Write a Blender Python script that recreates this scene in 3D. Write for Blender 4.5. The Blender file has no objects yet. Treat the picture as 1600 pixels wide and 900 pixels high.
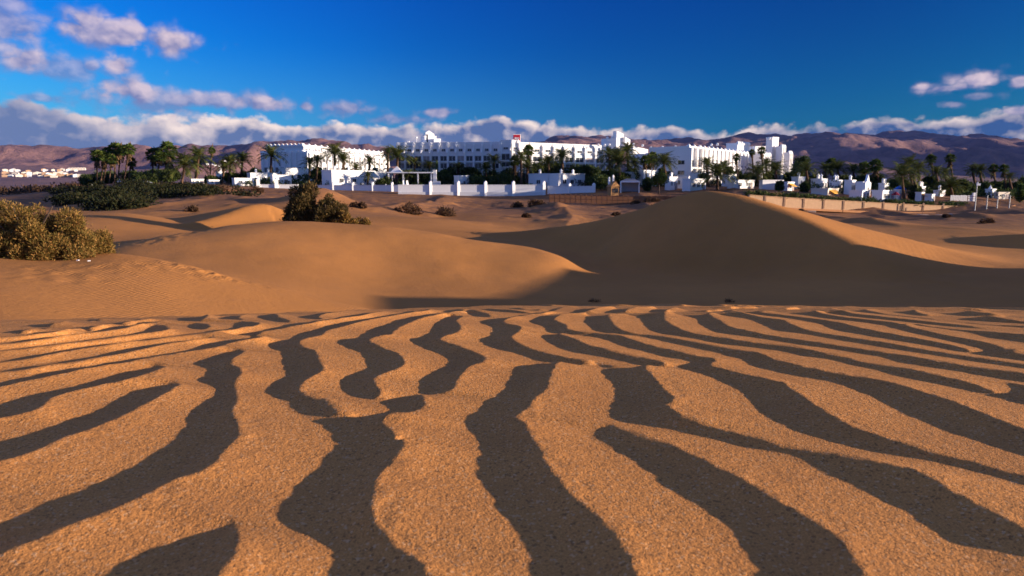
import bpy, bmesh, math, random
import numpy as np
from mathutils import Vector, Matrix

R = math.radians
rnd = random.Random(11)
scene = bpy.context.scene
COL = scene.collection

# ------------------------------------------------------------------ camera, sky, sun, exposure
CAM_H = 0.20
FPX = 1067.0                       # focal length in 1600-px photo pixels (24 mm lens)
HORIZON = 295.0
PITCH = math.atan((450.0 - HORIZON) / FPX)
cam_data = bpy.data.cameras.new("camera")
cam_data.sensor_width = 36.0
cam_data.lens = FPX / 1600.0 * 36.0
cam_data.clip_start = 0.02
cam_data.clip_end = 60000.0
cam = bpy.data.objects.new("camera", cam_data)
COL.objects.link(cam)
cam_data.dof.use_dof = True
cam_data.dof.focus_distance = 1.3
cam_data.dof.aperture_fstop = 19.0
cam.location = (0, 0, CAM_H)
cam.rotation_euler = (math.pi / 2 - PITCH, 0, 0)
scene.camera = cam

SUN_EL = R(7.5)
SUN_TH = R(-8.0)                   # the sun stands to the right, a little behind the lens
sun_dir = Vector((math.cos(SUN_EL) * math.cos(SUN_TH), math.cos(SUN_EL) * math.sin(SUN_TH), math.sin(SUN_EL)))
ld = bpy.data.lights.new("sun", 'SUN')
ld.energy = 4.5
ld.angle = R(0.5)
ld.color = (1.0, 0.84, 0.68)
sun = bpy.data.objects.new("sun", ld)
COL.objects.link(sun)
sun.location = (60, 10, 60)
sun.rotation_euler = sun_dir.to_track_quat('Z', 'Y').to_euler()

scene.view_settings.view_transform = 'Standard'
scene.view_settings.look = 'None'
scene.view_settings.gamma = 1.0
scene.view_settings.use_curve_mapping = False
scene.view_settings.exposure = 1.2
scene.cycles.max_bounces = 6
scene.cycles.diffuse_bounces = 3
scene.cycles.transparent_max_bounces = 8
scene.cycles.use_denoising = True
scene.cycles.denoiser = 'OPENIMAGEDENOISE'
scene.cycles.denoising_input_passes = 'RGB_ALBEDO_NORMAL'
scene.cycles.sample_clamp_indirect = 4.0

world = bpy.data.worlds.new("World")
scene.world = world
world.use_nodes = True
world.cycles.sampling_method = 'MANUAL'
world.cycles.sample_map_resolution = 1024
wt = world.node_tree
for n_ in list(wt.nodes):
    wt.nodes.remove(n_)


class NT:
    """small helper that writes node expressions"""
    def __init__(self, tree):
        self.t = tree

    def node(self, typ, **kw):
        n = self.t.nodes.new(typ)
        for k, v in kw.items():
            setattr(n, k, v)
        return n

    def put(self, sock, v):
        if isinstance(v, bpy.types.NodeSocket):
            self.t.links.new(v, sock)
        else:
            sock.default_value = v

    def m(self, op, a, b=None, c=None, clamp=False):
        n = self.node('ShaderNodeMath', operation=op, use_clamp=clamp)
        self.put(n.inputs[0], a)
        if b is not None:
            self.put(n.inputs[1], b)
        if c is not None:
            self.put(n.inputs[2], c)
        return n.outputs[0]

    def sstep(self, e0, e1, x):
        n = self.node('ShaderNodeMapRange', interpolation_type='SMOOTHSTEP')
        self.put(n.inputs['Value'], x)
        self.put(n.inputs['From Min'], e0)
        self.put(n.inputs['From Max'], e1)
        return n.outputs[0]

    def lin(self, a0, a1, b0, b1, x):
        n = self.node('ShaderNodeMapRange')
        self.put(n.inputs['Value'], x)
        n.inputs['From Min'].default_value = a0
        n.inputs['From Max'].default_value = a1
        n.inputs['To Min'].default_value = b0
        n.inputs['To Max'].default_value = b1
        return n.outputs[0]

    def mix(self, f, a, b, mode='MIX'):
        n = self.node('ShaderNodeMix', data_type='RGBA', blend_type=mode)
        self.put(n.inputs[0], f)
        for s, v in ((n.inputs[6], a), (n.inputs[7], b)):
            self.put(s, v if isinstance(v, bpy.types.NodeSocket) else (tuple(v) + (1,) if len(v) == 3 else v))
        return n.outputs[2]

    def noise(self, vec, scale, detail=4, rough=0.55, dist=0.0, dim='3D'):
        n = self.node('ShaderNodeTexNoise', noise_dimensions=dim)
        if vec is not None:
            self.put(n.inputs['Vector'], vec)
        n.inputs['Scale'].default_value = scale
        n.inputs['Detail'].default_value = detail
        n.inputs['Roughness'].default_value = rough
        n.inputs['Distortion'].default_value = dist
        return n.outputs['Fac']

    def xyz(self, x, y, z):
        n = self.node('ShaderNodeCombineXYZ')
        for i, v in enumerate((x, y, z)):
            self.put(n.inputs[i], v)
        return n.outputs[0]


def azel(px, row):
    """direction (azimuth, elevation) of a spot in the picture"""
    u, v = px - 800.0, 450.0 - row
    y = FPX * math.cos(PITCH) + v * math.sin(PITCH)
    z = -FPX * math.sin(PITCH) + v * math.cos(PITCH)
    return math.atan2(u, y), math.atan2(z, math.hypot(u, y))


def build_world():
    W = NT(wt)
    out = W.node('ShaderNodeOutputWorld')
    bg = W.node('ShaderNodeBackground')
    bg.inputs['Strength'].default_value = 0.10
    wt.links.new(bg.outputs[0], out.inputs[0])
    sky = W.node('ShaderNodeTexSky', sky_type='NISHITA')
    sky.sun_disc = False
    sky.sun_elevation = SUN_EL
    sky.sun_rotation = math.pi / 2 - SUN_TH
    sky.air_density = 1.0
    sky.dust_density = 0.3
    sky.ozone_density = 3.0
    tc = W.node('ShaderNodeTexCoord')
    sep = W.node('ShaderNodeSeparateXYZ')
    wt.links.new(tc.outputs['Generated'], sep.inputs[0])
    x, y, z = sep.outputs
    az = W.m('ARCTAN2', x, y)
    el = W.m('ARCSINE', z)
    # deep saturated blue of a polarised evening sky: the band square to the sun goes darkest
    s3 = W.node('ShaderNodeSeparateColor')
    wt.links.new(sky.outputs[0], s3.inputs[0])
    ch = [W.m('MULTIPLY', o, 0.23) for o in s3.outputs[:3]]
    cv0 = W.node('ShaderNodeFloatCurve')
    kpts = [(-180, 1.3), (-90, 1.9), (-37, 2.0), (-20, 1.85), (-5, 1.45), (15, 1.0), (33, 0.80), (55, 1.0), (80, 1.5), (120, 1.5), (180, 1.3)]
    while len(cv0.mapping.curves[0].points) < len(kpts):
        cv0.mapping.curves[0].points.new(0.5, 0.5)
    for p, (a_, k_) in zip(cv0.mapping.curves[0].points, kpts):
        p.location = ((a_ + 180) / 360.0, k_ / 3.0)
    cv0.mapping.update()
    wt.links.new(W.lin(-math.pi, math.pi, 0, 1, az), cv0.inputs['Value'])
    k = W.m('MULTIPLY', cv0.outputs[0], 3.0 / 0.23)
    deep = W.xyz(W.m('MULTIPLY', W.m('MULTIPLY', W.m('POWER', ch[0], 3.3), 0.17), k),
                 W.m('MULTIPLY', W.m('MULTIPLY', W.m('POWER', ch[1], 1.8), 0.37), k),
                 W.m('MULTIPLY', W.m('MULTIPLY', ch[2], 0.54), k))
    glow = W.sstep(0.95, 2.2, ch[0])
    pale = W.m('MULTIPLY', W.m('MULTIPLY', W.m('SUBTRACT', 1.0, W.sstep(0.02, 0.20, el)), W.lin(-0.65, 0.30, 0.42, 0.0, az)), W.sstep(-1.6, -0.9, az))
    deep = W.mix(pale, deep, (0.95, 1.9, 3.1))
    skyc = W.mix(glow, deep, sky.outputs[0])
    # cloud fields in azimuth / elevation
    vec = W.xyz(az, W.m('MULTIPLY', el, 1.35), 0.0)
    vec2 = W.xyz(W.m('ADD', az, 0.010), W.m('ADD', W.m('MULTIPLY', el, 1.35), 0.010), 0.0)

    def billow(v, scale):
        """cauliflower heads: rounded cells over soft noise"""
        vo = W.node('ShaderNodeTexVoronoi', feature='F1', voronoi_dimensions='2D')
        warp = W.node('ShaderNodeTexNoise', noise_dimensions='2D')
        wt.links.new(v, warp.inputs['Vector'])
        warp.inputs['Scale'].default_value = scale * 2.2
        warp.inputs['Detail'].default_value = 3
        wv = W.node('ShaderNodeVectorMath', operation='SCALE')
        wt.links.new(warp.outputs['Color'], wv.inputs[0])
        wv.inputs['Scale'].default_value = 0.55 / scale
        ad = W.node('ShaderNodeVectorMath', operation='ADD')
        wt.links.new(v, ad.inputs[0])
        wt.links.new(wv.outputs[0], ad.inputs[1])
        wt.links.new(ad.outputs[0], vo.inputs['Vector'])
        vo.inputs['Scale'].default_value = scale * 1.7
        cell = W.m('SUBTRACT', 1.0, W.m('MULTIPLY', vo.outputs['Distance'], 1.0))
        return W.m('ADD', W.m('MULTIPLY', W.noise(v, scale, 7, 0.56, 0.15, '2D'), 0.62), W.m('MULTIPLY', cell, 0.38))

    n1 = billow(vec, 21.0)
    n1b = billow(vec2, 21.0)
    nbig = W.noise(vec, 5.0, 2, 0.5, 0.0, '2D')
    # the long bank over the hills
    fc = W.node('ShaderNodeFloatCurve')
    pts = [(-700, 120), (0, 152), (90, 172), (150, 182), (215, 183), (290, 181), (400, 184), (470, 194), (560, 197), (640, 199), (690, 194), (760, 187), (850, 190), (930, 200),
           (1020, 200), (1080, 205), (1150, 205), (1190, 194), (1270, 199), (1340, 196), (1380, 184), (1450, 187), (1500, 180), (1560, 176), (1600, 167), (2400, 140)]
    cv = fc.mapping.curves[0]
    A0, A1 = -1.05, 1.05
    cvp = []
    for px, row in pts:
        a, e = azel(px, row)
        cvp.append(((a - A0) / (A1 - A0), e / 0.25))
    while len(cv.points) < len(cvp):
        cv.points.new(0.5, 0.5)
    for p, (cx, cy) in zip(cv.points, cvp):
        p.location = (cx, cy)
    fc.mapping.update()
    wt.links.new(W.lin(A0, A1, 0, 1, az), fc.inputs['Value'])
    top = W.m('MULTIPLY', fc.outputs[0], 0.25)
    below = W.m('SUBTRACT', top, el)                                # >0 inside the bank
    b_in = W.m('ADD', below, W.m('MULTIPLY', W.m('SUBTRACT', n1, 0.5), 0.034))
    bank = W.sstep(-0.002, 0.007, b_in)
    # shade inside the bank: bright crowns on top, blue grey underside
    crown = W.m('SUBTRACT', 1.0, W.sstep(-0.004, W.lin(-0.2, 0.45, 0.028, 0.013, az), W.m('ADD', b_in, W.m('MULTIPLY', W.m('SUBTRACT', nbig, 0.5), 0.05))))
    relief = W.m('MULTIPLY', W.m('SUBTRACT', n1, n1b), 5.0)
    lightleft = W.lin(-0.66, -0.42, 0.22, 1.0, az)
    lit = W.m('MULTIPLY', W.m('ADD', crown, W.m('MULTIPLY', relief, 0.40)), W.m('MULTIPLY', lightleft, W.lin(0.05, 0.35, 1.0, 0.8, az)), clamp=True)
    grey = W.mix(W.lin(-0.7, 0.6, 0, 1, az), (0.72, 0.92, 1.72), (0.20, 0.46, 1.25))
    bankc = W.mix(lit, grey, (4.6, 3.75, 3.35))
    c1 = W.mix(W.m('MULTIPLY', bank, 0.95), skyc, bankc)
    # loose puffs above the bank: (px, row, half width, half height, whiteness)
    puffs = [(150, 45, 58, 22, .75), (215, 58, 72, 20, .8), (265, 66, 30, 18, .85), (205, 38, 16, 14, .7), (5, 50, 42, 30, .55), (40, 92, 26, 18, .75), (5, 5, 28, 12, .4),
             (95, 105, 55, 16, .32), (183, 97, 17, 16, .8), (143, 103, 10, 8, .5), (200, 143, 42, 20, .8), (250, 160, 90, 20, .42), (330, 158, 80, 15, .62), (410, 163, 46, 13, .75),
             (478, 166, 10, 6, .6), (545, 172, 38, 11, .5), (625, 187, 40, 8, .35), (685, 176, 28, 7, .6), (60, 153, 28, 6, .3),
             (1530, 125, 33, 12, .95), (1444, 138, 19, 7, .9), (1490, 137, 34, 4, .5), (1595, 128, 16, 7, .75), (1530, 150, 20, 5, .2), (1490, 163, 11, 4, .45), (1604, 172, 30, 6, .6)]
    best, white = None, None
    for px, row, rx, ry, w in puffs:
        a, e = azel(px, row)
        kx, ky = FPX / rx * 0.92, FPX / ry * 0.92
        dx = W.m('MULTIPLY', W.m('SUBTRACT', az, a), kx)
        dy = W.m('MULTIPLY', W.m('SUBTRACT', el, e), ky)
        f = W.m('SUBTRACT', 1.0, W.m('SQRT', W.m('ADD', W.m('MULTIPLY', dx, dx), W.m('MULTIPLY', dy, dy))))
        f = W.m('MAXIMUM', f, -3.0)
        wv = W.m('MULTIPLY', W.sstep(-0.3, 0.5, f), w)
        hi = W.m('MULTIPLY', W.m('ADD', dy, W.m('MULTIPLY', dx, 0.35)), W.sstep(-0.4, 0.3, f))
        if best is None:
            best, white, up = f, wv, hi
        else:
            best = W.m('SMOOTH_MAX', best, f, 0.25)
            white = W.m('MAXIMUM', white, wv)
            up = W.m('ADD', up, hi)
    npf = billow(vec, 24.0)
    npb = billow(vec2, 24.0)
    dens = W.m('ADD', best, W.m('MULTIPLY', W.m('SUBTRACT', npf, 0.49), 2.7))
    pm = W.m('MULTIPLY', W.sstep(-0.25, 0.75, dens), W.m('ADD', W.m('MULTIPLY', white, 0.75), 0.32), clamp=True)
    pl = W.m('ADD', W.m('ADD', W.m('MULTIPLY', white, 0.62), W.m('MULTIPLY', up, 0.16)), W.m('MULTIPLY', W.m('SUBTRACT', npf, npb), 1.8), clamp=True)
    puffc = W.mix(pl, (0.95, 1.0, 1.95), (3.3, 2.65, 2.95))
    c2 = W.mix(pm, c1, puffc)
    # unseen cloud veil overhead and behind, added and tinted to fill the shadows
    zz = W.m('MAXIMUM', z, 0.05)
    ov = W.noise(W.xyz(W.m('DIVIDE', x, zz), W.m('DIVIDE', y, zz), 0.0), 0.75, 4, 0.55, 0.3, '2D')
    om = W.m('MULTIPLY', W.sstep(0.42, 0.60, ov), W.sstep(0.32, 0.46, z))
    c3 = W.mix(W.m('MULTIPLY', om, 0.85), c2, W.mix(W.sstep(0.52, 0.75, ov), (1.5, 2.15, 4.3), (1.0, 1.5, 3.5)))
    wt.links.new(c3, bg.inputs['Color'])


build_world()
HAZE = 1.7e-5

# ------------------------------------------------------------------ helpers
def at(px, row, y):
    """point at forward distance y that the lens sees at (px, row) of the photo"""
    u, v = px - 800.0, 450.0 - row
    d = FPX * math.cos(PITCH) + v * math.sin(PITCH)
    return (u * y / d, y, CAM_H + y * (-FPX * math.sin(PITCH) + v * math.cos(PITCH)) / d)


def mesh_grid(name, X, Y, Z, material, smooth=True):
    """a sheet from 2-D arrays of coordinates (rows x columns)"""
    nr, nc = X.shape
    me = bpy.data.meshes.new(name)
    co = np.stack([X, Y, Z], -1).reshape(-1, 3).astype(np.float32)
    idx = np.arange(nr * nc, dtype=np.int32).reshape(nr, nc)
    f = np.stack([idx[:-1, :-1], idx[:-1, 1:], idx[1:, 1:], idx[1:, :-1]], -1).reshape(-1, 4)
    return mesh_np(name, co, f, material, smooth, me)


def mesh_np(name, co, faces, material, smooth=False, me=None):
    me = me or bpy.data.meshes.new(name)
    faces = np.asarray(faces, np.int32)
    k = faces.shape[1]
    me.vertices.add(len(co))
    me.vertices.foreach_set('co', np.asarray(co, np.float32).ravel())
    me.loops.add(faces.size)
    me.loops.foreach_set('vertex_index', faces.ravel())
    me.polygons.add(len(faces))
    me.polygons.foreach_set('loop_start', np.arange(0, faces.size, k, dtype=np.int32))
    me.polygons.foreach_set('loop_total', np.full(len(faces), k, np.int32))
    me.polygons.foreach_set('use_smooth', np.full(len(faces), smooth, bool))
    me.update(calc_edges=True)
    if material:
        me.materials.append(material)
    return me


def link(name, data, parent=None, loc=(0, 0, 0), rz=0.0, scale=None):
    o = bpy.data.objects.new(name, data)
    COL.objects.link(o)
    if parent is not None:
        o.parent = parent
    o.location = loc
    o.rotation_euler = (0, 0, rz)
    if scale is not None:
        o.scale = scale if hasattr(scale, '__len__') else (scale, scale, scale)
    return o


def tag(o, label=None, cat=None, group=None, kind=None):
    if label:
        o['label'] = label
    if cat:
        o['category'] = cat
    if group:
        o['group'] = group
    if kind:
        o['kind'] = kind
    return o


def thing(name, label, cat, loc=(0, 0, 0), rz=0.0, group=None):
    return tag(link(name, None, None, loc, rz), label, cat, group)


class MB:
    """collects polygons and links them as one mesh"""
    def __init__(self):
        self.v, self.f = [], []

    def add(self, vs, fs):
        b = len(self.v)
        self.v += [tuple(p) for p in vs]
        self.f += [tuple(b + i for i in q) for q in fs]
        return self

    def box(self, x0, x1, y0, y1, z0, z1, taper=0.0):
        t = taper
        vs = [(x0, y0, z0), (x1, y0, z0), (x1, y1, z0), (x0, y1, z0),
              (x0 + t, y0 + t, z1), (x1 - t, y0 + t, z1), (x1 - t, y1 - t, z1), (x0 + t, y1 - t, z1)]
        return self.add(vs, [(0, 3, 2, 1), (4, 5, 6, 7), (0, 1, 5, 4), (1, 2, 6, 5), (2, 3, 7, 6), (3, 0, 4, 7)])

    def prism(self, pts, z0, z1):
        n = len(pts)
        area = sum(pts[i][0] * pts[(i + 1) % n][1] - pts[(i + 1) % n][0] * pts[i][1] for i in range(n))
        if area < 0:
            pts = pts[::-1]
        vs = [(p[0], p[1], z0) for p in pts] + [(p[0], p[1], z1) for p in pts]
        fs = [tuple(range(n - 1, -1, -1)), tuple(range(n, 2 * n))]
        fs += [(i, (i + 1) % n, n + (i + 1) % n, n + i) for i in range(n)]
        return self.add(vs, fs)

    def extrude_xz(self, pts, y0, y1):
        """outline in x,z pushed from y0 to y1"""
        n = len(pts)
        area = sum(pts[i][0] * pts[(i + 1) % n][1] - pts[(i + 1) % n][0] * pts[i][1] for i in range(n))
        if area < 0:
            pts = pts[::-1]
        vs = [(p[0], y0, p[1]) for p in pts] + [(p[0], y1, p[1]) for p in pts]
        fs = [tuple(range(n)), tuple(range(2 * n - 1, n - 1, -1))]
        fs += [(i, n + i, n + (i + 1) % n, (i + 1) % n) for i in range(n)]
        return self.add(vs, fs)

    def tube(self, path, radii, seg=8, cap=True):
        rings = []
        for i, p in enumerate(path):
            a = Vector(path[max(i - 1, 0)])
            b = Vector(path[min(i + 1, len(path) - 1)])
            d = (b - a).normalized()
            u = d.orthogonal().normalized() if abs(d.z) < 0.9 else Vector((1, 0, 0))
            u = (u - d * u.dot(d)).normalized()
            w = d.cross(u)
            rings.append([Vector(p) + (u * math.cos(2 * math.pi * k / seg) + w * math.sin(2 * math.pi * k / seg)) * radii[i] for k in range(seg)])
        vs = [v for r_ in rings for v in r_]
        fs = []
        for i in range(len(path) - 1):
            for k in range(seg):
                fs.append((i * seg + k, i * seg + (k + 1) % seg, (i + 1) * seg + (k + 1) % seg, (i + 1) * seg + k))
        if cap:
            fs.append(tuple(range(seg - 1, -1, -1)))
            fs.append(tuple(range((len(path) - 1) * seg, len(path) * seg)))
        return self.add(vs, fs)

    def dome(self, c, r, squash=1.0, seg=10, rings=5, full=False):
        vs, fs = [], []
        lo = -math.pi / 2 if full else 0.0
        for i in range(rings + 1):
            a = lo + (math.pi / 2 - lo) * i / rings
            for k in range(seg):
                vs.append((c[0] + r * math.cos(a) * math.cos(2 * math.pi * k / seg), c[1] + r * math.cos(a) * math.sin(2 * math.pi * k / seg), c[2] + r * squash * math.sin(a)))
        for i in range(rings):
            for k in range(seg):
                fs.append((i * seg + k, i * seg + (k + 1) % seg, (i + 1) * seg + (k + 1) % seg, (i + 1) * seg + k))
        return self.add(vs, fs)

    def mesh(self, name, material, bevel=0.0, smooth=False):
        me = bpy.data.meshes.new(name)
        me.from_pydata(self.v, [], self.f)
        if bevel > 0:
            bm = bmesh.new()
            bm.from_mesh(me)
            bmesh.ops.bevel(bm, geom=bm.edges[:], offset=bevel, segments=1, affect='EDGES', clamp_overlap=True)
            bm.to_mesh(me)
            bm.free()
        if smooth:
            me.polygons.foreach_set('use_smooth', [True] * len(me.polygons))
        if material:
            me.materials.append(material)
        me.update()
        return me

    def build(self, name, material, parent=None, loc=(0, 0, 0), rz=0.0, bevel=0.0, smooth=False):
        return link(name, self.mesh(name, material, bevel, smooth), parent, loc, rz)


# value noise on numpy arrays
_perm = np.random.RandomState(5).permutation(4096)


def _hash(ix, iy):
    return _perm[(_perm[ix & 4095] + iy) & 4095] / 4095.0


def vnoise(x, y):
    ix, iy = np.floor(x).astype(np.int64), np.floor(y).astype(np.int64)
    fx, fy = x - ix, y - iy
    fx, fy = fx * fx * fx * (fx * (fx * 6 - 15) + 10), fy * fy * fy * (fy * (fy * 6 - 15) + 10)
    a, b = _hash(ix, iy), _hash(ix + 1, iy)
    c, d = _hash(ix, iy + 1), _hash(ix + 1, iy + 1)
    return (a * (1 - fx) + b * fx) * (1 - fy) + (c * (1 - fx) + d * fx) * fy - 0.5


def fbm(x, y, oct=4, lac=2.1, gain=0.5):
    s, a = 0.0, 1.0
    for i in range(oct):
        s = s + a * vnoise(x + 17.3 * i, y - 9.1 * i)
        x, y, a = x * lac, y * lac, a * gain
    return s


def ridged(x, y, oct=5):
    s, a, w = 0.0, 1.0, 1.0
    for i in range(oct):
        n = 1.0 - np.abs(vnoise(x + 31.7 * i, y + 11.9 * i)) * 2.0
        n = n * n * w
        s = s + a * n
        w = np.clip(n * 1.4, 0, 1)
        x, y, a = x * 2.03, y * 2.03, a * 0.5
    return s


def smax(a, b, k):
    h = np.clip(0.5 + 0.5 * (a - b) / k, 0, 1)
    return b * (1 - h) + a * h + k * h * (1 - h)


def sst(a, b, x):
    t = np.clip((x - a) / (b - a), 0, 1)
    return t * t * (3 - 2 * t)


class TPS:
    """thin-plate surface: photo row as a function of (px, log distance)"""
    def __init__(self, pts, lam=0.02):
        p = np.array(pts, float)
        self.P = np.stack([p[:, 0] / 400.0, np.log(p[:, 1]) * 1.6], -1)
        n = len(p)
        K = self._k(self.P[:, None, :] - self.P[None, :, :])
        A = np.zeros((n + 3, n + 3))
        A[:n, :n] = K + lam * np.eye(n)
        A[:n, n] = 1
        A[:n, n + 1:] = self.P
        A[n:, :n] = A[:n, n:].T
        b = np.zeros(n + 3)
        b[:n] = p[:, 2]
        self.w = np.linalg.solve(A, b)

    def _k(self, d):
        r2 = (d ** 2).sum(-1)
        return 0.5 * r2 * np.log(np.maximum(r2, 1e-12))

    def __call__(self, px, Z):
        q0, q1 = px.ravel() / 400.0, np.log(np.maximum(Z.ravel(), 0.5)) * 1.6
        n = len(self.P)
        out = self.w[n] + self.w[n + 1] * q0 + self.w[n + 2] * q1
        for i in range(n):
            r2 = (q0 - self.P[i, 0]) ** 2 + (q1 - self.P[i, 1]) ** 2
            out += self.w[i] * 0.5 * r2 * np.log(np.maximum(r2, 1e-12))
        return out.reshape(px.shape)


# ------------------------------------------------------------------ materials
def new_mat(name):
    m = bpy.data.materials.new(name)
    m.use_nodes = True
    t = m.node_tree
    b = t.nodes.get('Principled BSDF')
    b.inputs['Specular IOR Level'].default_value = 0.2
    b.inputs['Roughness'].default_value = 0.85
    return m, NT(t), b


def coords(N):
    return N.node('ShaderNodeTexCoord').outputs['Object']


def bump(N, b, height, dist, strength=1.0):
    n = N.node('ShaderNodeBump')
    n.inputs['Strength'].default_value = strength
    n.inputs['Distance'].default_value = dist
    N.put(n.inputs['Height'], height)
    N.t.links.new(n.outputs[0], b.inputs['Normal'])


def plain(name, color, var=0.12, scale=1.5, rough=0.85, spec=0.2, bumpd=0.0, bscale=20.0):
    m, N, b = new_mat(name)
    co = coords(N)
    n = N.noise(co, scale, 5, 0.6)
    c = N.mix(n, tuple(c_ * (1 - var) for c_ in color), tuple(min(1, c_ * (1 + var)) for c_ in color))
    N.put(b.inputs['Base Color'], c)
    b.inputs['Roughness'].default_value = rough
    b.inputs['Specular IOR Level'].default_value = spec
    if bumpd:
        bump(N, b, N.noise(co, bscale, 4, 0.6), bumpd)
    return m


def leaf_mat(name, c0, c1, c2, trans=0.25):
    """leaves whose tone changes from one leaf to the next"""
    m, N, b = new_mat(name)
    g = N.node('ShaderNodeNewGeometry')
    r_ = N.node('ShaderNodeValToRGB')
    r_.color_ramp.elements[0].color = c0 + (1,)
    r_.color_ramp.elements[1].color = c2 + (1,)
    e = r_.color_ramp.elements.new(0.5)
    e.color = c1 + (1,)
    N.put(r_.inputs[0], g.outputs['Random Per Island'])
    N.put(b.inputs['Base Color'], r_.outputs[0])
    b.inputs['Roughness'].default_value = 0.75
    b.inputs['Specular IOR Level'].default_value = 0.08
    tr = N.node('ShaderNodeBsdfTranslucent')
    N.put(tr.inputs['Color'], r_.outputs[0])
    mx = N.node('ShaderNodeMixShader')
    mx.inputs[0].default_value = trans
    N.t.links.new(b.outputs[0], mx.inputs[1])
    N.t.links.new(tr.outputs[0], mx.inputs[2])
    N.t.links.new(mx.outputs[0], N.t.nodes['Material Output'].inputs[0])
    return m


SAND = (0.50, 0.205, 0.055)


def sand_near():
    m, N, b = new_mat('rippled_sand')
    co = coords(N)
    grain = N.noise(co, 800.0, 2, 0.6)
    grain2 = N.noise(co, 340.0, 3, 0.65)
    patch = N.noise(co, 9.0, 4, 0.6)
    vo = N.node('ShaderNodeTexVoronoi')
    N.put(vo.inputs['Vector'], co)
    vo.inputs['Scale'].default_value = 640.0
    sp = N.node('ShaderNodeSeparateColor')
    N.t.links.new(vo.outputs['Color'], sp.inputs[0])
    c = N.mix(N.sstep(0.36, 0.64, grain), tuple(v * 0.88 for v in SAND), tuple(v * 1.28 for v in SAND))
    c = N.mix(N.m('MULTIPLY', N.sstep(0.88, 0.95, sp.outputs[0]), 0.6), c, (0.11, 0.055, 0.025))
    c = N.mix(N.m('MULTIPLY', N.sstep(0.90, 0.96, sp.outputs[1]), 0.5), c, (0.72, 0.42, 0.20))
    c = N.mix(N.m('MULTIPLY', N.sstep(0.40, 0.75, patch), 0.35), c, (0.36, 0.145, 0.045))
    N.put(b.inputs['Base Color'], c)
    h = N.m('ADD', N.m('MULTIPLY', grain, 0.5), grain2)
    bump(N, b, h, 0.0010, 1.0)
    b.inputs['Roughness'].default_value = 0.95
    b.inputs['Specular IOR Level'].default_value = 0.08
    return m


def sand_far():
    m, N, b = new_mat('dune_sand')
    co = coords(N)
    patch = N.noise(co, 0.10, 5, 0.6)
    fine = N.noise(co, 1.3, 6, 0.65)
    grit = N.noise(co, 22.0, 3, 0.6)
    c = N.mix(N.sstep(0.3, 0.7, patch), tuple(v * 0.78 for v in SAND), tuple(v * 0.98 for v in SAND))
    c = N.mix(N.m('MULTIPLY', N.sstep(0.42, 0.75, fine), 0.30), c, (0.34, 0.15, 0.055))
    c = N.mix(N.m('MULTIPLY', N.sstep(0.35, 0.7, grit), 0.12), c, (0.30, 0.135, 0.05))
    # grey brown gravelly flats by the hotel, also darkened to imitate dim grazing light
    sep = N.node('ShaderNodeSeparateXYZ')
    N.t.links.new(co, sep.inputs[0])
    far = N.sstep(62.0, 125.0, N.m('ADD', sep.outputs[1], N.m('MULTIPLY', N.m('SUBTRACT', patch, 0.5), 60.0)))
    rough = N.noise(co, 0.45, 6, 0.7)
    c = N.mix(N.m('MULTIPLY', far, N.sstep(0.25, 0.58, rough)), c, (0.20, 0.095, 0.050))
    N.put(b.inputs['Base Color'], c)
    wv = N.node('ShaderNodeTexWave')
    wv.bands_direction = 'X'
    N.put(wv.inputs['Vector'], co)
    wv.inputs['Scale'].default_value = 4.2
    wv.inputs['Distortion'].default_value = 5.0
    wv.inputs['Detail'].default_value = 2.0
    wv.inputs['Detail Scale'].default_value = 0.6
    amp = N.m('MULTIPLY', N.sstep(0.42, 0.66, N.noise(co, 0.22, 2, 0.5)), 0.22)
    near = N.m('SUBTRACT', 1.0, N.sstep(14.0, 40.0, sep.outputs[1]))
    h = N.m('ADD', N.m('MULTIPLY', N.m('MULTIPLY', wv.outputs['Fac'], amp), near), N.m('MULTIPLY', N.noise(co, 6.0, 6, 0.7), 0.7))
    bump(N, b, h, 0.035, 0.8)
    b.inputs['Roughness'].default_value = 0.95
    b.inputs['Specular IOR Level'].default_value = 0.06
    return m


def hill_mat():
    m, N, b = new_mat('dry_hillside')
    co = coords(N)
    n = N.noise(co, 0.0016, 8, 0.62)
    f = N.noise(co, 0.011, 7, 0.68)
    c = N.mix(N.sstep(0.35, 0.65, n), (0.19, 0.098, 0.082), (0.28, 0.145, 0.110))
    c = N.mix(N.m('MULTIPLY', N.sstep(0.42, 0.66, f), 0.75), c, (0.115, 0.065, 0.058))
    sep = N.node('ShaderNodeSeparateXYZ')
    N.t.links.new(co, sep.inputs[0])
    # scrub grows on the flat land near the coast
    lo = N.m('SUBTRACT', 1.0, N.sstep(700.0, 1500.0, N.m('ADD', sep.outputs[1], N.m('MULTIPLY', N.m('SUBTRACT', f, 0.5), 600.0))))
    c = N.mix(N.m('MULTIPLY', lo, 0.9), c, N.mix(N.sstep(0.4, 0.6, N.noise(co, 0.05, 6, 0.7)), (0.03, 0.035, 0.022), (0.085, 0.075, 0.05)))
    N.put(b.inputs['Base Color'], c)
    bump(N, b, f, 22.0, 1.0)
    b.inputs['Roughness'].default_value = 1.0
    return m


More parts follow.
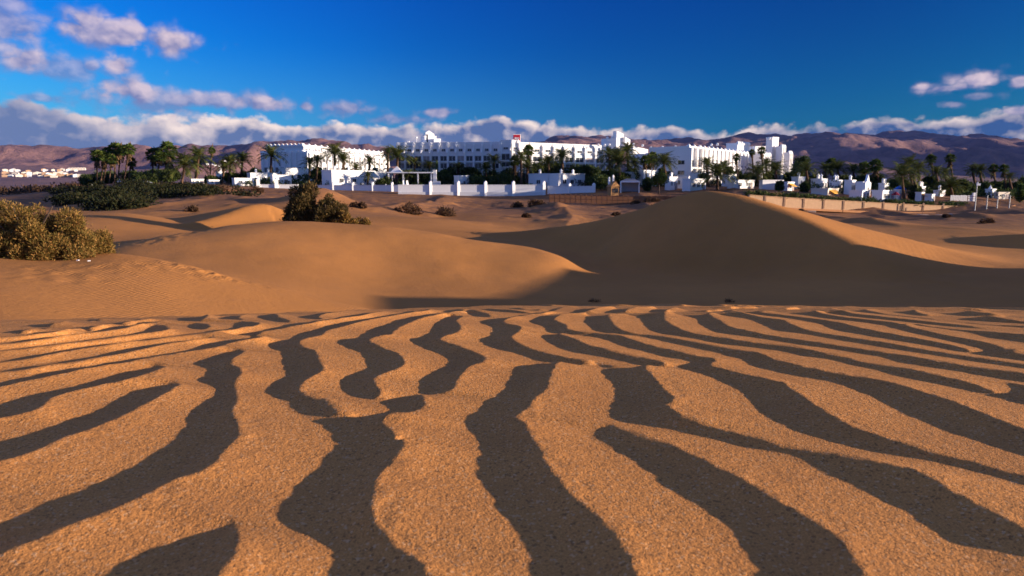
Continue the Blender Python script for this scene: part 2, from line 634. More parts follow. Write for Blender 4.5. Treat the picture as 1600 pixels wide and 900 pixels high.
M = {}
M['sand_near'] = sand_near()
M['sand'] = sand_far()
M['hill'] = hill_mat()
M['white'] = plain('white_plaster', (0.86, 0.83, 0.79), 0.05, 0.7, 0.8, 0.2, 0.01, 8.0)
M['white2'] = plain('weathered_white_plaster', (0.74, 0.71, 0.68), 0.10, 1.2, 0.85, 0.2, 0.02, 6.0)
M['cream'] = plain('cream_plaster', (0.72, 0.62, 0.50), 0.08, 1.0)
M['roofpad'] = plain('roof_gravel', (0.42, 0.36, 0.33), 0.15, 2.0)
M['frame'] = plain('window_frame', (0.55, 0.54, 0.53), 0.06, 3.0, 0.5, 0.4)
M['shade'] = plain('shaded_plaster', (0.62, 0.60, 0.58), 0.06, 1.0)  # white plaster darkened to stand for the shade inside a recess
M['glass'], _N, _b = new_mat('dark_glass')
_b.inputs['Base Color'].default_value = (0.035, 0.04, 0.05, 1)
_b.inputs['Roughness'].default_value = 0.12
_b.inputs['Specular IOR Level'].default_value = 0.5
M['curtain'] = plain('curtain_cloth', (0.36, 0.30, 0.28), 0.15, 4.0)
M['red'] = plain('red_sign_panel', (0.52, 0.012, 0.03), 0.04, 2.0, 0.4, 0.4)
M['signwhite'] = plain('white_letter', (0.82, 0.80, 0.82), 0.02, 2.0)
M['wood'] = plain('brown_timber', (0.26, 0.115, 0.055), 0.25, 3.0, 0.8)
M['wood_light'] = plain('honey_timber', (0.40, 0.20, 0.075), 0.2, 3.0, 0.8)
M['stone'] = plain('sandy_stone', (0.46, 0.29, 0.17), 0.22, 1.4, 0.95, 0.1, 0.06, 3.0)
M['path'] = plain('ochre_boardwalk', (0.40, 0.18, 0.075), 0.18, 0.8, 0.9)
M['rock'] = plain('pale_rock', (0.44, 0.33, 0.25), 0.25, 1.5, 0.95, 0.1, 0.05, 4.0)
M['metal'] = plain('grey_metal', (0.33, 0.32, 0.31), 0.08, 3.0, 0.5, 0.4)
M['trunk'] = plain('palm_trunk', (0.115, 0.066, 0.040), 0.35, 3.0, 0.95, 0.1, 0.03, 12.0)
M['bark'] = plain('shrub_bark', (0.12, 0.08, 0.055), 0.3, 6.0, 0.95)
M['thatch'] = plain('dead_palm_leaves', (0.115, 0.066, 0.030), 0.35, 3.0, 0.95)
M['date'] = leaf_mat('date_palm_frond', (0.032, 0.056, 0.014), (0.078, 0.100, 0.024), (0.17, 0.145, 0.036))
M['fan'] = leaf_mat('fan_palm_frond', (0.028, 0.056, 0.012), (0.068, 0.102, 0.020), (0.14, 0.150, 0.030))
M['broad'] = leaf_mat('broad_leaf', (0.026, 0.046, 0.014), (0.056, 0.080, 0.022), (0.11, 0.118, 0.030))
M['hedge'] = leaf_mat('hedge_leaf', (0.045, 0.085, 0.015), (0.085, 0.125, 0.022), (0.13, 0.16, 0.03))
M['tamarisk'] = leaf_mat('tamarisk_leaf', (0.076, 0.064, 0.016), (0.215, 0.138, 0.036), (0.42, 0.215, 0.066), 0.32)
M['tamarisk_dark'] = leaf_mat('tamarisk_green_leaf', (0.034, 0.032, 0.012), (0.095, 0.068, 0.024), (0.20, 0.115, 0.042), 0.25)
M['dryshrub'] = leaf_mat('dry_shrub_leaf', (0.040, 0.024, 0.014), (0.085, 0.045, 0.025), (0.15, 0.08, 0.04), 0.15)
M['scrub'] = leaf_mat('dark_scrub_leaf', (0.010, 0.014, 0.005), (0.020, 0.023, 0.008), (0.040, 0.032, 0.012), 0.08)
M['blue'] = plain('blue_canvas', (0.01, 0.12, 0.55), 0.08, 2.0)
M['orange'] = plain('orange_canvas', (0.75, 0.36, 0.05), 0.08, 2.0)
M['darkred'] = plain('dark_red_canvas', (0.20, 0.012, 0.03), 0.1, 2.0)

# ------------------------------------------------------------------ the dune field beyond the first crest
ROWS = [  # (px, distance, photo row of the sand surface there)
    (-300, 3, 1100), (0, 3, 1100), (400, 3, 1150), (800, 3, 1250), (1200, 3, 1250), (1600, 3, 1250), (2000, 3, 1250),
    (-300, 5.5, 690), (0, 5.5, 690), (300, 5.5, 720), (600, 5.5, 800), (1000, 5.5, 860), (1600, 5.5, 860), (2000, 5.5, 860),
    # near left dune
    (-250, 9.5, 462), (-250, 14, 392), (-250, 19, 360), (0, 8.6, 508), (0, 10, 466), (0, 13, 417), (0, 16.5, 395), (0, 20, 392), (90, 15.5, 404), (160, 9.5, 510), (160, 12, 455), (160, 14.5, 412), (160, 16.2, 393), (160, 19, 404),
    (225, 16.5, 400), (300, 10, 525), (300, 13.5, 458), (300, 16.8, 414), (300, 19, 428), (430, 12.5, 508), (430, 15, 470), (430, 17, 446), (430, 19, 458),
    (570, 13, 540), (570, 17.4, 480), (570, 20, 497), (700, 18, 515),
    # broad middle dune
    (60, 26, 425), (150, 27, 418), (190, 30, 396), (190, 33, 380), (190, 38, 388), (190, 44, 380), (250, 30, 398), (250, 36, 367), (250, 41, 377), (250, 46, 374), (300, 25, 425), (350, 31, 398), (350, 41, 351), (350, 46, 358), (350, 51, 362), (450, 25, 450), (450, 32, 404), (450, 42, 345), (450, 47, 347), (450, 52, 354),
    (600, 26, 471), (600, 31, 440), (600, 36, 402), (600, 42, 353), (600, 47, 356), (600, 53, 364), (690, 36, 408), (690, 42, 364), (700, 27, 472), (760, 30, 462), (760, 36, 420), (760, 41, 377), (760, 47, 384),
    (850, 35, 435), (850, 40, 392), (880, 39, 402), (880, 46, 396), (820, 52, 376), (930, 36, 446), (930, 40, 430), (1000, 32, 470),
    # valley floor in the shade
    (800, 22, 530), (1000, 24, 525), (1200, 24, 520), (1400, 24, 512), (1600, 23, 510), (1000, 28, 482), (1200, 29, 476), (1400, 29, 466), (1600, 29, 458), (1150, 36, 440), (1400, 35, 428), (1600, 35, 426), (1850, 30, 440), (2000, 24, 480),
    # behind the big dune, right flats
    (1000, 62, 372), (1100, 62, 376), (1200, 60, 378), (1300, 52, 390), (1400, 44, 400), (1500, 42, 405), (1600, 43, 412), (1750, 45, 408),
    (1480, 47, 398), (1560, 47, 406), (1640, 48, 412), (1500, 62, 374), (1600, 68, 366), (1330, 90, 346), (1330, 110, 337), (1450, 90, 352), (1450, 115, 341), (1560, 90, 350), (1560, 115, 336), (1700, 90, 352), (1700, 120, 338),
    # left dunes in the second row
    (0, 60, 345), (130, 50, 360), (130, 62, 331), (190, 50, 366), (200, 63, 331), (255, 50, 368), (260, 60, 343), (300, 54, 364), (300, 62, 349), (340, 58, 360), (330, 66, 345), (365, 62, 349), (410, 66, 343), (446, 66, 345), (410, 59, 351), (440, 56, 354),
    (130, 72, 340), (250, 74, 339), (330, 80, 332), (410, 78, 330),
    # lumpy sand below the hotel wall
    (520, 60, 343), (520, 85, 330), (600, 70, 340), (600, 95, 326), (700, 62, 356), (700, 80, 337), (700, 92, 340), (780, 75, 353), (760, 100, 328), (850, 90, 345), (850, 110, 328), (950, 100, 338), (950, 120, 325),
    (500, 130, 310), (620, 140, 313), (700, 135, 318), (700, 165, 309), (840, 140, 318), (840, 168, 310), (950, 145, 318), (1040, 130, 321), (1120, 125, 322), (1250, 130, 327), (1400, 135, 333), (1510, 135, 334), (1600, 140, 326), (1720, 140, 326),
    # bank on the left
    (-100, 85, 330), (100, 85, 330), (250, 90, 326), (330, 100, 320), (380, 110, 312), (100, 130, 312), (160, 130, 302), (250, 130, 298), (380, 140, 298), (0, 140, 318), (0, 250, 303), (100, 190, 299), (160, 180, 288), (250, 180, 286), (-200, 200, 310), (340, 170, 291),
    # hotel terrace
    (430, 175, 296), (500, 185, 296), (620, 185, 298), (850, 182, 298), (930, 170, 300), (1040, 160, 305), (1150, 150, 303), (1250, 148, 309), (1400, 150, 315), (1500, 150, 318),
    (300, 230, 285), (420, 225, 284), (500, 225, 284), (620, 225, 284), (800, 220, 286), (950, 220, 286), (1100, 215, 287), (1250, 215, 289), (1400, 215, 291), (1550, 200, 297), (1700, 200, 300),
    (0, 330, 301), (400, 330, 288), (800, 330, 288), (1200, 330, 290), (1600, 330, 294), (2000, 330, 296),
]
tps = TPS(ROWS, 0.015)


def seg_field(x, y, line):
    """signed distance to a crest polyline and the crest height beside each point (positive on the lee side)"""
    bd = np.full(x.shape, 1e9)
    bz = np.zeros(x.shape)
    bs = np.ones(x.shape)
    for (x0, y0, z0), (x1, y1, z1) in zip(line[:-1], line[1:]):
        dx, dy = x1 - x0, y1 - y0
        t = np.clip(((x - x0) * dx + (y - y0) * dy) / (dx * dx + dy * dy), 0, 1)
        qx, qy = x0 + t * dx, y0 + t * dy
        d = np.hypot(x - qx, y - qy)
        s = np.where(dx * (y - y0) - dy * (x - x0) < 0, 1.0, -1.0)
        near = d < bd
        bd = np.where(near, d, bd)
        bz = np.where(near, z0 + t * (z1 - z0), bz)
        bs = np.where(near, s, bs)
    return bd * bs, bz


def dense(line, n=9):
    """rounded copy of a crest line (Catmull-Rom)"""
    P = [Vector(p) for p in line]
    P = [P[0] * 2 - P[1]] + P + [P[-1] * 2 - P[-2]]
    out = []
    for i in range(1, len(P) - 2):
        a, b, c, d = P[i - 1:i + 3]
        for k in range(n):
            t = k / n
            out.append(tuple(0.5 * ((2 * b) + (c - a) * t + (2 * a - 5 * b + 4 * c - d) * t * t + (3 * b - a - 3 * c + d) * t ** 3)))
    out.append(tuple(P[-2]))
    return out


BIG_CREST = dense([at(760, 366, 58), at(850, 357, 54), at(930, 345, 51), at(1000, 326.5, 48.5), at(1050, 309, 46.5), at(1100, 298.5, 45), at(1150, 304, 43.5), at(1200, 319, 41.8),
                   at(1250, 338, 40), at(1300, 361, 38), at(1350, 387, 36), at(1400, 417, 34), at(1430, 440, 33)])
RIGHT_CREST = dense([at(1450, 382, 62), at(1490, 373, 61), at(1530, 369, 60), at(1600, 366, 57.5), at(1720, 366, 54.5)])
HUMP_CREST = dense([at(262, 353, 57), at(310, 346, 59), at(350, 335, 61), at(385, 322.5, 63), at(412, 318.5, 64.5), at(432, 323, 65), at(455, 333, 66)])


def dune_z(x, y):
    Z = np.maximum(y, np.hypot(x, y) * 0.35)
    px = np.clip(800.0 + FPX * x / np.maximum(Z, 0.5), -420, 2150)
    row = tps(px, np.clip(Z, 3.0, 330.0))
    z = CAM_H - Z * (row - HORIZON) / FPX
    # big dune: steep lee side towards the lens, gentle windward side towards the sun
    m = (x > -25) & (x < 70) & (y > 15) & (y < 110)
    if m.any():
        d, hz = seg_field(x[m], y[m], BIG_CREST)
        dr = np.sqrt(d * d + 0.20) - 0.44
        zc = np.where(d > 0, hz - 0.66 * dr, hz - 0.15 * dr - 0.0010 * d * d)
        z[m] = smax(z[m], zc, 0.7)
        d, hz = seg_field(x[m], y[m], RIGHT_CREST)
        dr = np.sqrt(d * d + 0.05) - 0.22
        z[m] = smax(z[m], np.where(d > 0, hz - 0.5 * dr, hz - 0.06 * dr - 0.002 * d * d), 0.35)
    m = (x < -10) & (x > -50) & (y > 40) & (y < 90)
    if m.any():
        d, hz = seg_field(x[m], y[m], HUMP_CREST)
        dr = np.sqrt(d * d + 0.03) - 0.17
        zc = np.where(d > 0, hz - 0.55 * dr, hz - 0.12 * dr)
        z[m] = smax(z[m], zc, 0.3)
    # tall dune beyond the right edge of the picture that keeps the valley in shade
    rx = 43.0 + 0.10 * (y - 25)
    amp = np.interp(y, [-8, 8, 20.3, 22, 23, 25.4, 28, 30, 31.8, 32.8, 34.2, 36, 42], [0, 6.7, 6.8, 6.1, 5.75, 5.66, 5.72, 5.78, 5.85, 5.3, 3.2, 1.9, 0]) + 0.1 * np.sin(y * 0.35) * sst(5, 15, y) * (1 - sst(28, 36, y))
    dd = x - rx
    ridge = -4.6 + amp * np.where(dd < 0, np.exp(-(dd / 10.5) ** 2), np.exp(-(dd / 26.0) ** 2))
    z = smax(z, ridge, 0.6)
    # small relief: hummocks close to the walls, soft swells elsewhere
    f = sst(60, 110, Z) * (1 - sst(150, 185, Z))
    rg = ridged(x * 0.045 + 2.2, y * 0.035 + 0.4, 3)
    z = z + f * ((rg - 0.9) * 0.85 + np.maximum(fbm(x * 0.16 + 9, y * 0.12, 4), 0) * 0.6)
    # unseen mound added behind the tall bush to shade the slope left of it
    z = z + 2.7 * np.exp(-((x + 29.5) / 5.5) ** 2 - ((y - 104) / 8.0) ** 2)
    z = z + 0.05 * fbm(x * 0.35, y * 0.35, 3) * sst(19, 32, Z) * (1 - 0.6 * sst(40, 70, Z))
    return z


def crest_k(x):
    """how fast the foreground dune drops behind its flat top"""
    return np.interp(x, [-1.6, -0.95, -0.4, 0.0, 0.35, 1.0, 2.0], [0.30, 0.235, 0.155, 0.122, 0.118, 0.135, 0.15])


def fore_z(x, y):
    y0 = 0.80
    d = np.maximum(y - y0, 0.0)
    k = crest_k(x)
    lim = 0.55 / (2 * k)
    drop = np.where(d < lim, k * d * d, k * lim * lim + 0.55 * (d - lim))
    return -drop


def ground_arr(x, y):
    x, y = np.asarray(x, float), np.asarray(y, float)
    zd = dune_z(x, y)
    r_ = np.hypot(x, y)
    return np.where(r_ < 12, smax(zd - 6.0 * (1 - sst(3.2, 6.5, r_)), fore_z(x, y), 0.25), zd)


def gz(x, y):
    return float(ground_arr(np.array([x], float), np.array([y], float))[0])


def gpx(px, Z):
    """ground point under photo column px at distance Z"""
    x = (px - 800.0) / FPX * Z
    return (x, Z, gz(x, Z))


# ------------------------------------------------------------------ wind ripples on the near sand, traced as shadow bands
DARK = [
 [(0,868),(25,855),(62,842),(100,826),(140,811),(175,797),(200,787),(225,776),(245,766),(265,755),(292,744),(322,736),(342,720),(357,699),(375,682),(375,665),(365,647),(365,637),(372,630),(372,615),(367,600),(372,590),(381,582),(375,572),(360,567),(370,557),(387,549),(375,547),(355,550),(327,559),(310,566),(302,570),(322,575),(326,580),(322,586),(305,595),(325,599),(339,606),(337,617),(322,627),(300,645),(295,660),(292,672),(275,690),(250,705),(220,727),(195,741),(160,756),(125,769),(87,784),(50,801),(0,820),(-120,868),(-300,940),(-300,1020),(-120,922)],
 [(288,600),(267,599),(237,605),(212,611),(190,621),(172,631),(162,639),(145,647),(112,656),(75,670),(25,687),(0,692),(-120,735),(-300,800),(-300,850),(-120,772),(0,725),(25,717),(50,709),(82,695),(107,683),(130,677),(160,665),(180,656),(205,647),(220,635),(242,624),(265,612)],
 [(262,573),(245,571),(225,577),(187,584),(160,592),(125,602),(87,610),(50,617),(20,627),(0,637),(-120,680),(-300,740),(-300,757),(-120,693),(0,654),(25,649),(62,640),(75,630),(85,621),(120,611),(150,605),(170,599),(200,595),(225,586),(250,579)],
 [(0,598),(37,590),(75,582),(112,576),(150,570),(187,564.5),(212,560),(250,554),(282,549),(305,545),(315,540),(337,534.5),(362,531),(387,529),(396,526),(385,524),(360,524.5),(385,521),(400,519),(415,515.5),(425,513),(449,509.5),(455,507),(470,504.5),(490,503.5),(500,500.5),(512,499.5),(530,498),(535,495),(550,493),(566,491.6),(571,490),(605,486),(575,492.5),(564,495),(528,499.5),(510,502),(490,506),(470,508),(450,512),(435,515),(425,517),(412,519),(400,521),(402,525),(417,526.5),(410,529),(387,532),(362,536),(345,542),(312,547),(282,552),(250,557),(212,565),(187,569),(150,575),(112,582),(75,590),(37,597),(0,606),(-120,633),(-300,680),(-300,668),(-120,624)],
 [(0,579),(50,571),(87,565),(125,560),(155,555),(180,549),(207,544),(237,539),(275,534),(312,530),(340,528),(312,532),(270,537),(237,544),(207,550),(175,556),(125,564),(87,569),(50,576),(0,582),(-120,603),(-300,640),(-300,634),(-120,598)],
 [(0,564),(50,556),(87,550),(107,545),(137,541),(175,537),(225,530),(275,524),(325,517.5),(370,514),(368,505),(375,503.5),(395,503),(410,505),(400,510),(385,512.5),(370,516),(325,520),(275,526),(225,532.5),(175,539.5),(137,544),(107,550),(87,554),(50,560),(0,567),(-120,588),(-300,620),(-300,615),(-120,584)],
 [(0,547.5),(50,541),(75,538),(112,534),(150,529),(200,523),(225,519),(232,513),(238,509),(250,506.5),(258,507),(263,512),(268,515),(255,518),(240,520),(225,522),(200,525.5),(150,532),(112,536.5),(75,541),(50,544),(0,550),(-120,567),(-300,590),(-300,587),(-120,564)],
 [(0,535.5),(50,530),(100,524),(137,520),(162,516),(170,513),(190,510),(207,509),(225,504),(250,502.5),(262,501),(240,505.5),(225,507),(207,511.5),(195,515),(165,518.5),(137,522),(100,526.5),(50,533),(0,538),(-120,554),(-120,551)],
 [(0,526),(50,521),(100,516.5),(105,513),(115,512.5),(137,511),(150,509),(200,503),(250,498.5),(200,505),(150,511),(137,514),(120,517),(105,517.5),(50,523),(0,528),(-120,543),(-120,541)],
 [(25,510),(60,507),(110,504.5),(72,508),(30,512)], [(60,513),(72,512),(76,514.5),(66,515.5)], [(0,519.5),(50,514),(60,511),(50,516),(0,521.5)], [(133,501),(160,499.5),(150,502),(135,503)],
 [(208,500),(222,499),(215,501.5)],
 [(367,817),(350,822),(325,830),(292,841),(262,852),(225,867),(205,880),(175,900),(100,950),(60,1000),(300,1000),(325,940),(342,900),(360,880),(372,865),(377,842),(372,825)],
 [(280,499),(300,496),(330,493.5),(319,499.6),(312,503),(293,503.5),(280,504.5),(290,501)],
 [(293,508),(306,505.6),(323,505.6),(331.6,510),(329,513.5),(312,516),(300,514)],
 [(344,498),(362,495),(400,490),(377,494),(374,497),(381,499),(372,502),(355,500)],
 [(405,496),(415,492.5),(430,491),(434,492.5),(437,496),(449,498),(456,503),(441,504),(419,500)],
 [(432,488.5),(447,487),(454,488),(438,490.5)],
 [(469,496),(494,492),(520,488),(536,485.2),(548,484),(566,483.8),(594,482.6),(566,485.5),(540,487),(520,490),(499,493.5),(499,496),(507,497),(494,499),(481,498)],
 [(475,488),(494,485.4),(495,488)], [(509,485),(522,484.3),(533,486)],
 # long winding bands in the middle
 [(672,484),(637,487.5),(605,494),(585,497),(550,502.5),(515,509),(495,516),(461,524),(460,529.5),(432,534),(421,537.5),(424,544),(442,550),(445,557),(442,567),(451,580),(451,587),(427,600),(417,611),(427,619),(447,629),(457,642),(472,651),(500,660),(520,672),(530,685),(529,700),(517,717),(492,741),(470,760),(452,779),(442,802),(447,817),(475,830),(507,844),(525,857),(530,875),(526,892),(525,900),(518,960),(505,1000),(715,1000),(690,955),(672,900),(662,877),(637,862),(617,852),(610,842),(595,827),(585,805),(584,785),(586,767),(592,742),(607,730),(620,715),(632,702),(635,692),(627,680),(625,685),(612,670),(597,657),(605,651),(615,649),(655,642),(667,632),(662,620),(657,615),(625,621),(597,627),(605,632),(612,642),(600,645),(540,655),(544,642),(520,632),(507,622),(482,617),(470,610),(469,605),(477,595),(495,585),(510,577),(500,562),(495,547),(475,542),(467,535),(475,530),(505,524),(510,517),(540,510),(575,502),(605,496),(637,490),(672,486)],
 [(702,485),(697,488),(675,490),(645,495),(637,497),(620,501),(610,507),(590,512),(567,524),(560,529),(532,531),(530,536),(545,544),(565,551),(572,560),(577,570),(577,576),(550,586),(536,592),(535,607),(550,619),(572,624),(587,621),(597,616),(597,610),(587,600),(586,590),(600,584),(625,576),(635,567),(630,557),(620,550),(597,541),(580,534),(577,529),(612,524),(620,515),(637,507),(655,499),(700,490),(715,487.5),(727,487.5),(737,492),(747,495.5),(767,495),(765,490),(750,487),(727,485),(717,483)],
 [(727,494),(705,493),(690,501),(680,507),(679,515),(670,524),(662,527),(642,530),(646,535),(665,545),(690,552),(705,564),(702,569),(670,585),(657,597),(657,612),(657,616),(665,617),(710,609),(712,600),(722,585),(732,572),(757,565),(762,560),(750,552),(720,541),(692,532),(687,528),(715,521),(722,512),(717,505),(712,500)],
]
# everything to the right of this outline is shade ...
SHADE_RIGHT = [(834,489),(812,493),(797,496),(790,497),(767,499),(750,504),(770,510),(775,515),(770,524),(750,530),(757,537),(775,545),(800,550.5),(822,557),(847,569),(807,572),(804,580),(799,595),(792,609),(767,625),(757,640),(727,656),(732,670),(755,687),(757,695),(750,712),(750,735),(755,755),(775,772),(785,787),(790,802),(800,815),(812,830),(830,852),(840,880),(846,900),(855,950),(860,1000),(1900,1000),(1900,492),(1600,485.5),(1500,482.5),(1300,478.5),(1000,477.5),(880,479),(874,481),(862,484),(855,488)]
DARK2 = [[(754,483.5),(765,482.3),(787,483),(803,485),(832,488),(834,491),(821,490.6),(800,488.5),(787,488),(765,485.5)], [(791,482),(815,481),(830,483),(849,484),(820,484.5)]]
# ... except these sunlit ribbons
LIT = [
 [(834,489.5),(855,488.5),(862,487),(875,482),(882,479.5),(907,480),(909,483),(895,489),(882,489.5),(855,491),(842,496),(829,502),(837,506),(855,511),(854,516),(860,520),(872,521.5),(845,523),(850,529),(860,535),(875,544),(895,551),(935,557),(965,564),(990,570),(1017,572.5),(1040,570),(1052,574),(1040,575),(1007,574.5),(975,571.5),(937,569),(907,566),(897,560),(875,555),(847,549),(825,542),(805,532),(799,526),(806,521),(814,517),(816,509),(791,505),(786,501),(806,496)],
 [(865,500),(870,496),(880,491),(900,490),(919,491),(920,497),(914,502),(925,511),(930,517),(950,521),(990,524),(1025,531),(1062,539),(1100,547),(1137,556),(1160,560),(1172,570),(1200,578),(1250,589),(1300,597),(1325,604),(1355,615),(1387,630),(1425,650),(1462,665),(1495,680),(1507,680),(1550,695),(1600,712),(1900,800),(1900,812),(1600,740),(1562,734),(1525,721),(1475,710),(1437,701),(1412,690),(1390,685),(1340,670),(1312,655),(1282,637),(1260,622),(1237,607),(1225,597),(1200,592),(1150,580),(1112,571),(1104,569),(1120,565),(1117,558),(1080,554),(1050,545),(1025,541),(1007,536),(975,525),(960,522),(907,517),(886,514),(887,507)],
 [(868,521),(910,525),(945,529),(970,540),(995,547),(1035,557),(1065,562),(1087,566),(1065,570),(1050,574),(1037,572),(1042,566),(1030,561),(1000,557),(965,550),(940,542),(920,539),(907,532),(892,526)],
 # broad ribbons at the bottom
 [(870,570),(875,567),(902,566),(925,568),(936,571),(947,584),(957,597),(966,610),(965,627),(955,640),(960,650),(972,660),(962,667),(950,666),(935,669),(922,676),(925,685),(930,687),(955,700),(980,712),(1012,732),(1037,755),(1070,775),(1100,792),(1137,820),(1162,840),(1175,860),(1185,880),(1189,900),(1195,950),(1200,1000),(1010,1000),(1000,950),(995,900),(987,870),(975,850),(955,825),(935,802),(912,787),(895,772),(880,755),(860,732),(845,700),(832,680),(825,662),(812,655),(805,649),(825,640),(837,620),(852,612),(860,595),(862,582)],
 [(950,645),(960,650),(972,660),(1015,666),(1050,670),(1075,678),(1125,689),(1162,699),(1200,705.5),(1225,711),(1250,722),(1300,744),(1330,755),(1375,777),(1412,795),(1450,817),(1482,840),(1512,860),(1537,882),(1552,900),(1600,950),(1640,1000),(1370,1000),(1360,950),(1350,900),(1335,870),(1312,840),(1282,820),(1262,805),(1225,785),(1200,771),(1175,755),(1150,742),(1125,730),(1100,717),(1065,700),(1025,687),(1005,681),(980,672),(962,667),(950,660)],
 [(1007,574),(1040,571),(1070,576),(1112,589),(1137,599),(1167,615),(1182,635),(1200,651),(1237,670),(1270,680),(1300,690),(1337,700),(1387,710),(1437,717),(1487,727),(1537,740),(1600,760),(1900,860),(1900,960),(1600,825),(1562,805),(1537,792),(1512,777),(1475,760),(1462,747),(1437,735),(1412,727),(1362,719),(1312,707),(1275,702),(1225,696),(1200,688),(1175,680),(1137,672),(1100,664),(1062,647),(1050,637),(1036,631),(1050,629),(1054,620),(1042,610),(1032,600),(1020,585),(1010,577)],
 # ribbons on the right
 [(950,492),(960,491),(1000,495),(1004,500),(1010,509),(1020,517),(1037,522),(1075,527),(1112,535),(1150,541),(1200,546),(1225,549),(1250,556),(1275,559),(1305,562.5),(1318,567),(1337,572),(1375,580),(1412,590),(1450,597),(1500,607),(1537,617),(1562,621),(1600,632),(1900,715),(1900,765),(1600,670),(1570,657),(1537,645),(1500,630),(1462,617),(1437,610),(1412,602),(1375,592),(1325,584),(1275,577),(1237,567),(1212,562),(1200,556),(1180,549),(1150,545),(1112,539),(1075,531),(1040,525),(1020,522),(995,520),(972,516),(960,507),(952,497)],
 [(1040,489),(1055,491),(1090,497),(1095,505),(1107,514),(1122,520),(1162,525),(1200,530.5),(1250,539),(1300,545),(1350,554),(1385,559),(1400,566),(1425,570),(1475,577),(1525,586),(1560,592),(1600,598),(1900,655),(1900,660),(1600,600.5),(1566,597),(1582,607),(1580,614),(1560,615),(1542,606),(1500,592),(1462,585),(1425,576),(1400,572),(1362,567),(1340,564),(1325,557),(1305,554),(1275,547),(1237,541),(1200,535),(1162,532),(1125,526),(1087,521),(1070,517),(1050,507),(1040,500),(1038,494)],
 [(1107,490),(1137,494),(1175,499),(1200,510),(1212,517),(1262,522),(1312,532),(1375,542),(1425,550),(1465,556),(1525,566),(1600,576),(1900,622),(1900,630),(1600,581),(1550,575),(1500,569),(1450,560),(1400,552),(1350,545),(1300,537),(1250,530),(1200,523),(1170,517),(1137,509),(1125,500),(1110,493)],
 [(1130,484.5),(1200,494),(1225,496),(1262,502),(1287,507),(1305,516),(1337,521),(1387,530),(1450,540),(1500,550),(1550,557),(1600,564),(1900,608),(1900,612),(1600,566.5),(1550,560),(1500,554),(1450,546),(1400,537),(1362,531),(1312,524),(1287,520),(1255,514),(1237,506),(1225,500),(1200,496.5)],
 [(1180,486),(1200,487.5),(1250,491),(1300,499),(1337,502),(1375,507),(1425,520),(1475,531),(1512,539),(1542,547),(1525,551),(1515,547),(1500,541),(1450,531),(1400,522),(1370,517),(1337,510),(1312,503),(1262,496),(1200,489.5)],
 [(1412,506),(1450,511),(1520,520),(1550,529),(1590,536),(1600,539),(1900,585),(1900,604),(1600,554),(1575,547),(1565,541),(1525,531),(1487,525),(1450,517),(1420,510)],
 [(1262,485.5),(1325,494),(1400,501),(1475,509.5),(1550,515),(1600,519),(1900,545),(1900,549),(1600,522),(1550,518),(1475,512),(1400,503.5),(1325,496.5)],
 [(1287,481),(1350,488.5),(1425,496),(1500,504),(1575,511),(1600,513),(1900,535),(1900,538),(1600,515),(1500,507),(1425,499.5),(1350,492)],
 [(1340,481.5),(1400,488),(1437,494),(1512,500.5),(1600,506),(1800,518),(1800,520),(1600,508),(1512,503),(1437,497),(1395,492)],
 [(1425,484.8),(1450,488.5),(1477,491),(1477,493.5),(1450,492)], [(1525,494.5),(1600,499.5),(1700,504),(1700,505.5),(1600,501.2)],
 [(1228,482),(1240,481),(1255,483),(1240,485)],
 [(912,487.5),(940,480),(967,481),(955,486),(942,490),(917,489.5)], [(972,487.5),(995,480),(1030,480.5),(1020,485),(1012,489.5),(980,489.5)], [(1042,484),(1050,482),(1072,484),(1077,486),(1065,487.5),(1045,486)],
 [(1102,484),(1132,485),(1132,488),(1112,487)], [(1140,480.2),(1180,480.6),(1190,482.4),(1150,482)], [(1500,486),(1560,489.5),(1600,491.5),(1600,493),(1550,491.2)],
]


def chaikin(p, n=2):
    p = np.array(p, float)
    for _ in range(n):
        q = np.roll(p, -1, 0)
        p = np.stack([p * 0.78 + q * 0.22, p * 0.22 + q * 0.78], 1).reshape(-1, 2)
    return p


# lay the bands out on the ground in axes that run with the sun (s) and across it (t)
RES = 0.002
cs, sn = math.cos(SUN_TH), math.sin(SUN_TH)
S0, S1, T0, T1 = -2.2, 2.4, -0.3, 2.6
sg = np.arange(S0, S1, RES)
tg = np.arange(T0, T1, RES)
SS, TT = np.meshgrid(sg, tg)
GX, GY = SS * cs - TT * sn, SS * sn + TT * cs
Zb = fore_z(GX, GY)
yc = GY * math.cos(PITCH) - (Zb - CAM_H) * math.sin(PITCH)
ok = yc > 0.05
yc = np.where(ok, yc, 1.0)
PXg = 800 + FPX * GX / yc
PYg = 450 - FPX * (GY * math.sin(PITCH) + (Zb - CAM_H) * math.cos(PITCH)) / yc
kk = crest_k(GX)
seen = ok & (GY > 0.12) & (-2 * kk * np.maximum(GY - 0.8, 0) > -(CAM_H - Zb) / np.maximum(GY, 0.05))
sil = np.interp(PXg, [-300, 0, 200, 400, 570, 700, 800, 1300, 1500, 1600, 1900], [520, 503.5, 495.5, 489, 482.5, 480.5, 479, 478.5, 482.5, 485.5, 493])
seen &= (PXg > -110) & (PXg < 1720) & (PYg > sil) & (PYg < 960)
# plain wandering ripples where the photo does not look
ph = (GX * 0.93 + GY * 0.25) / 0.125 + 0.9 * fbm(GX * 2.1, GY * 1.6, 3)
dark_def = (ph - np.floor(ph)) < 0.5
ragged = fbm(SS * 60.0, TT * 60.0, 3)
tanA = math.tan(SUN_EL)


def densify(p, step=5.0):
    q = np.roll(p, -1, 0)
    out = []
    for a, b in zip(p, q):
        n = max(1, int(np.hypot(*(b - a)) / step))
        out += [a + (b - a) * k / n for k in range(n)]
    return np.array(out)


YS = np.geomspace(0.16, 2.3, 900)[None, :]


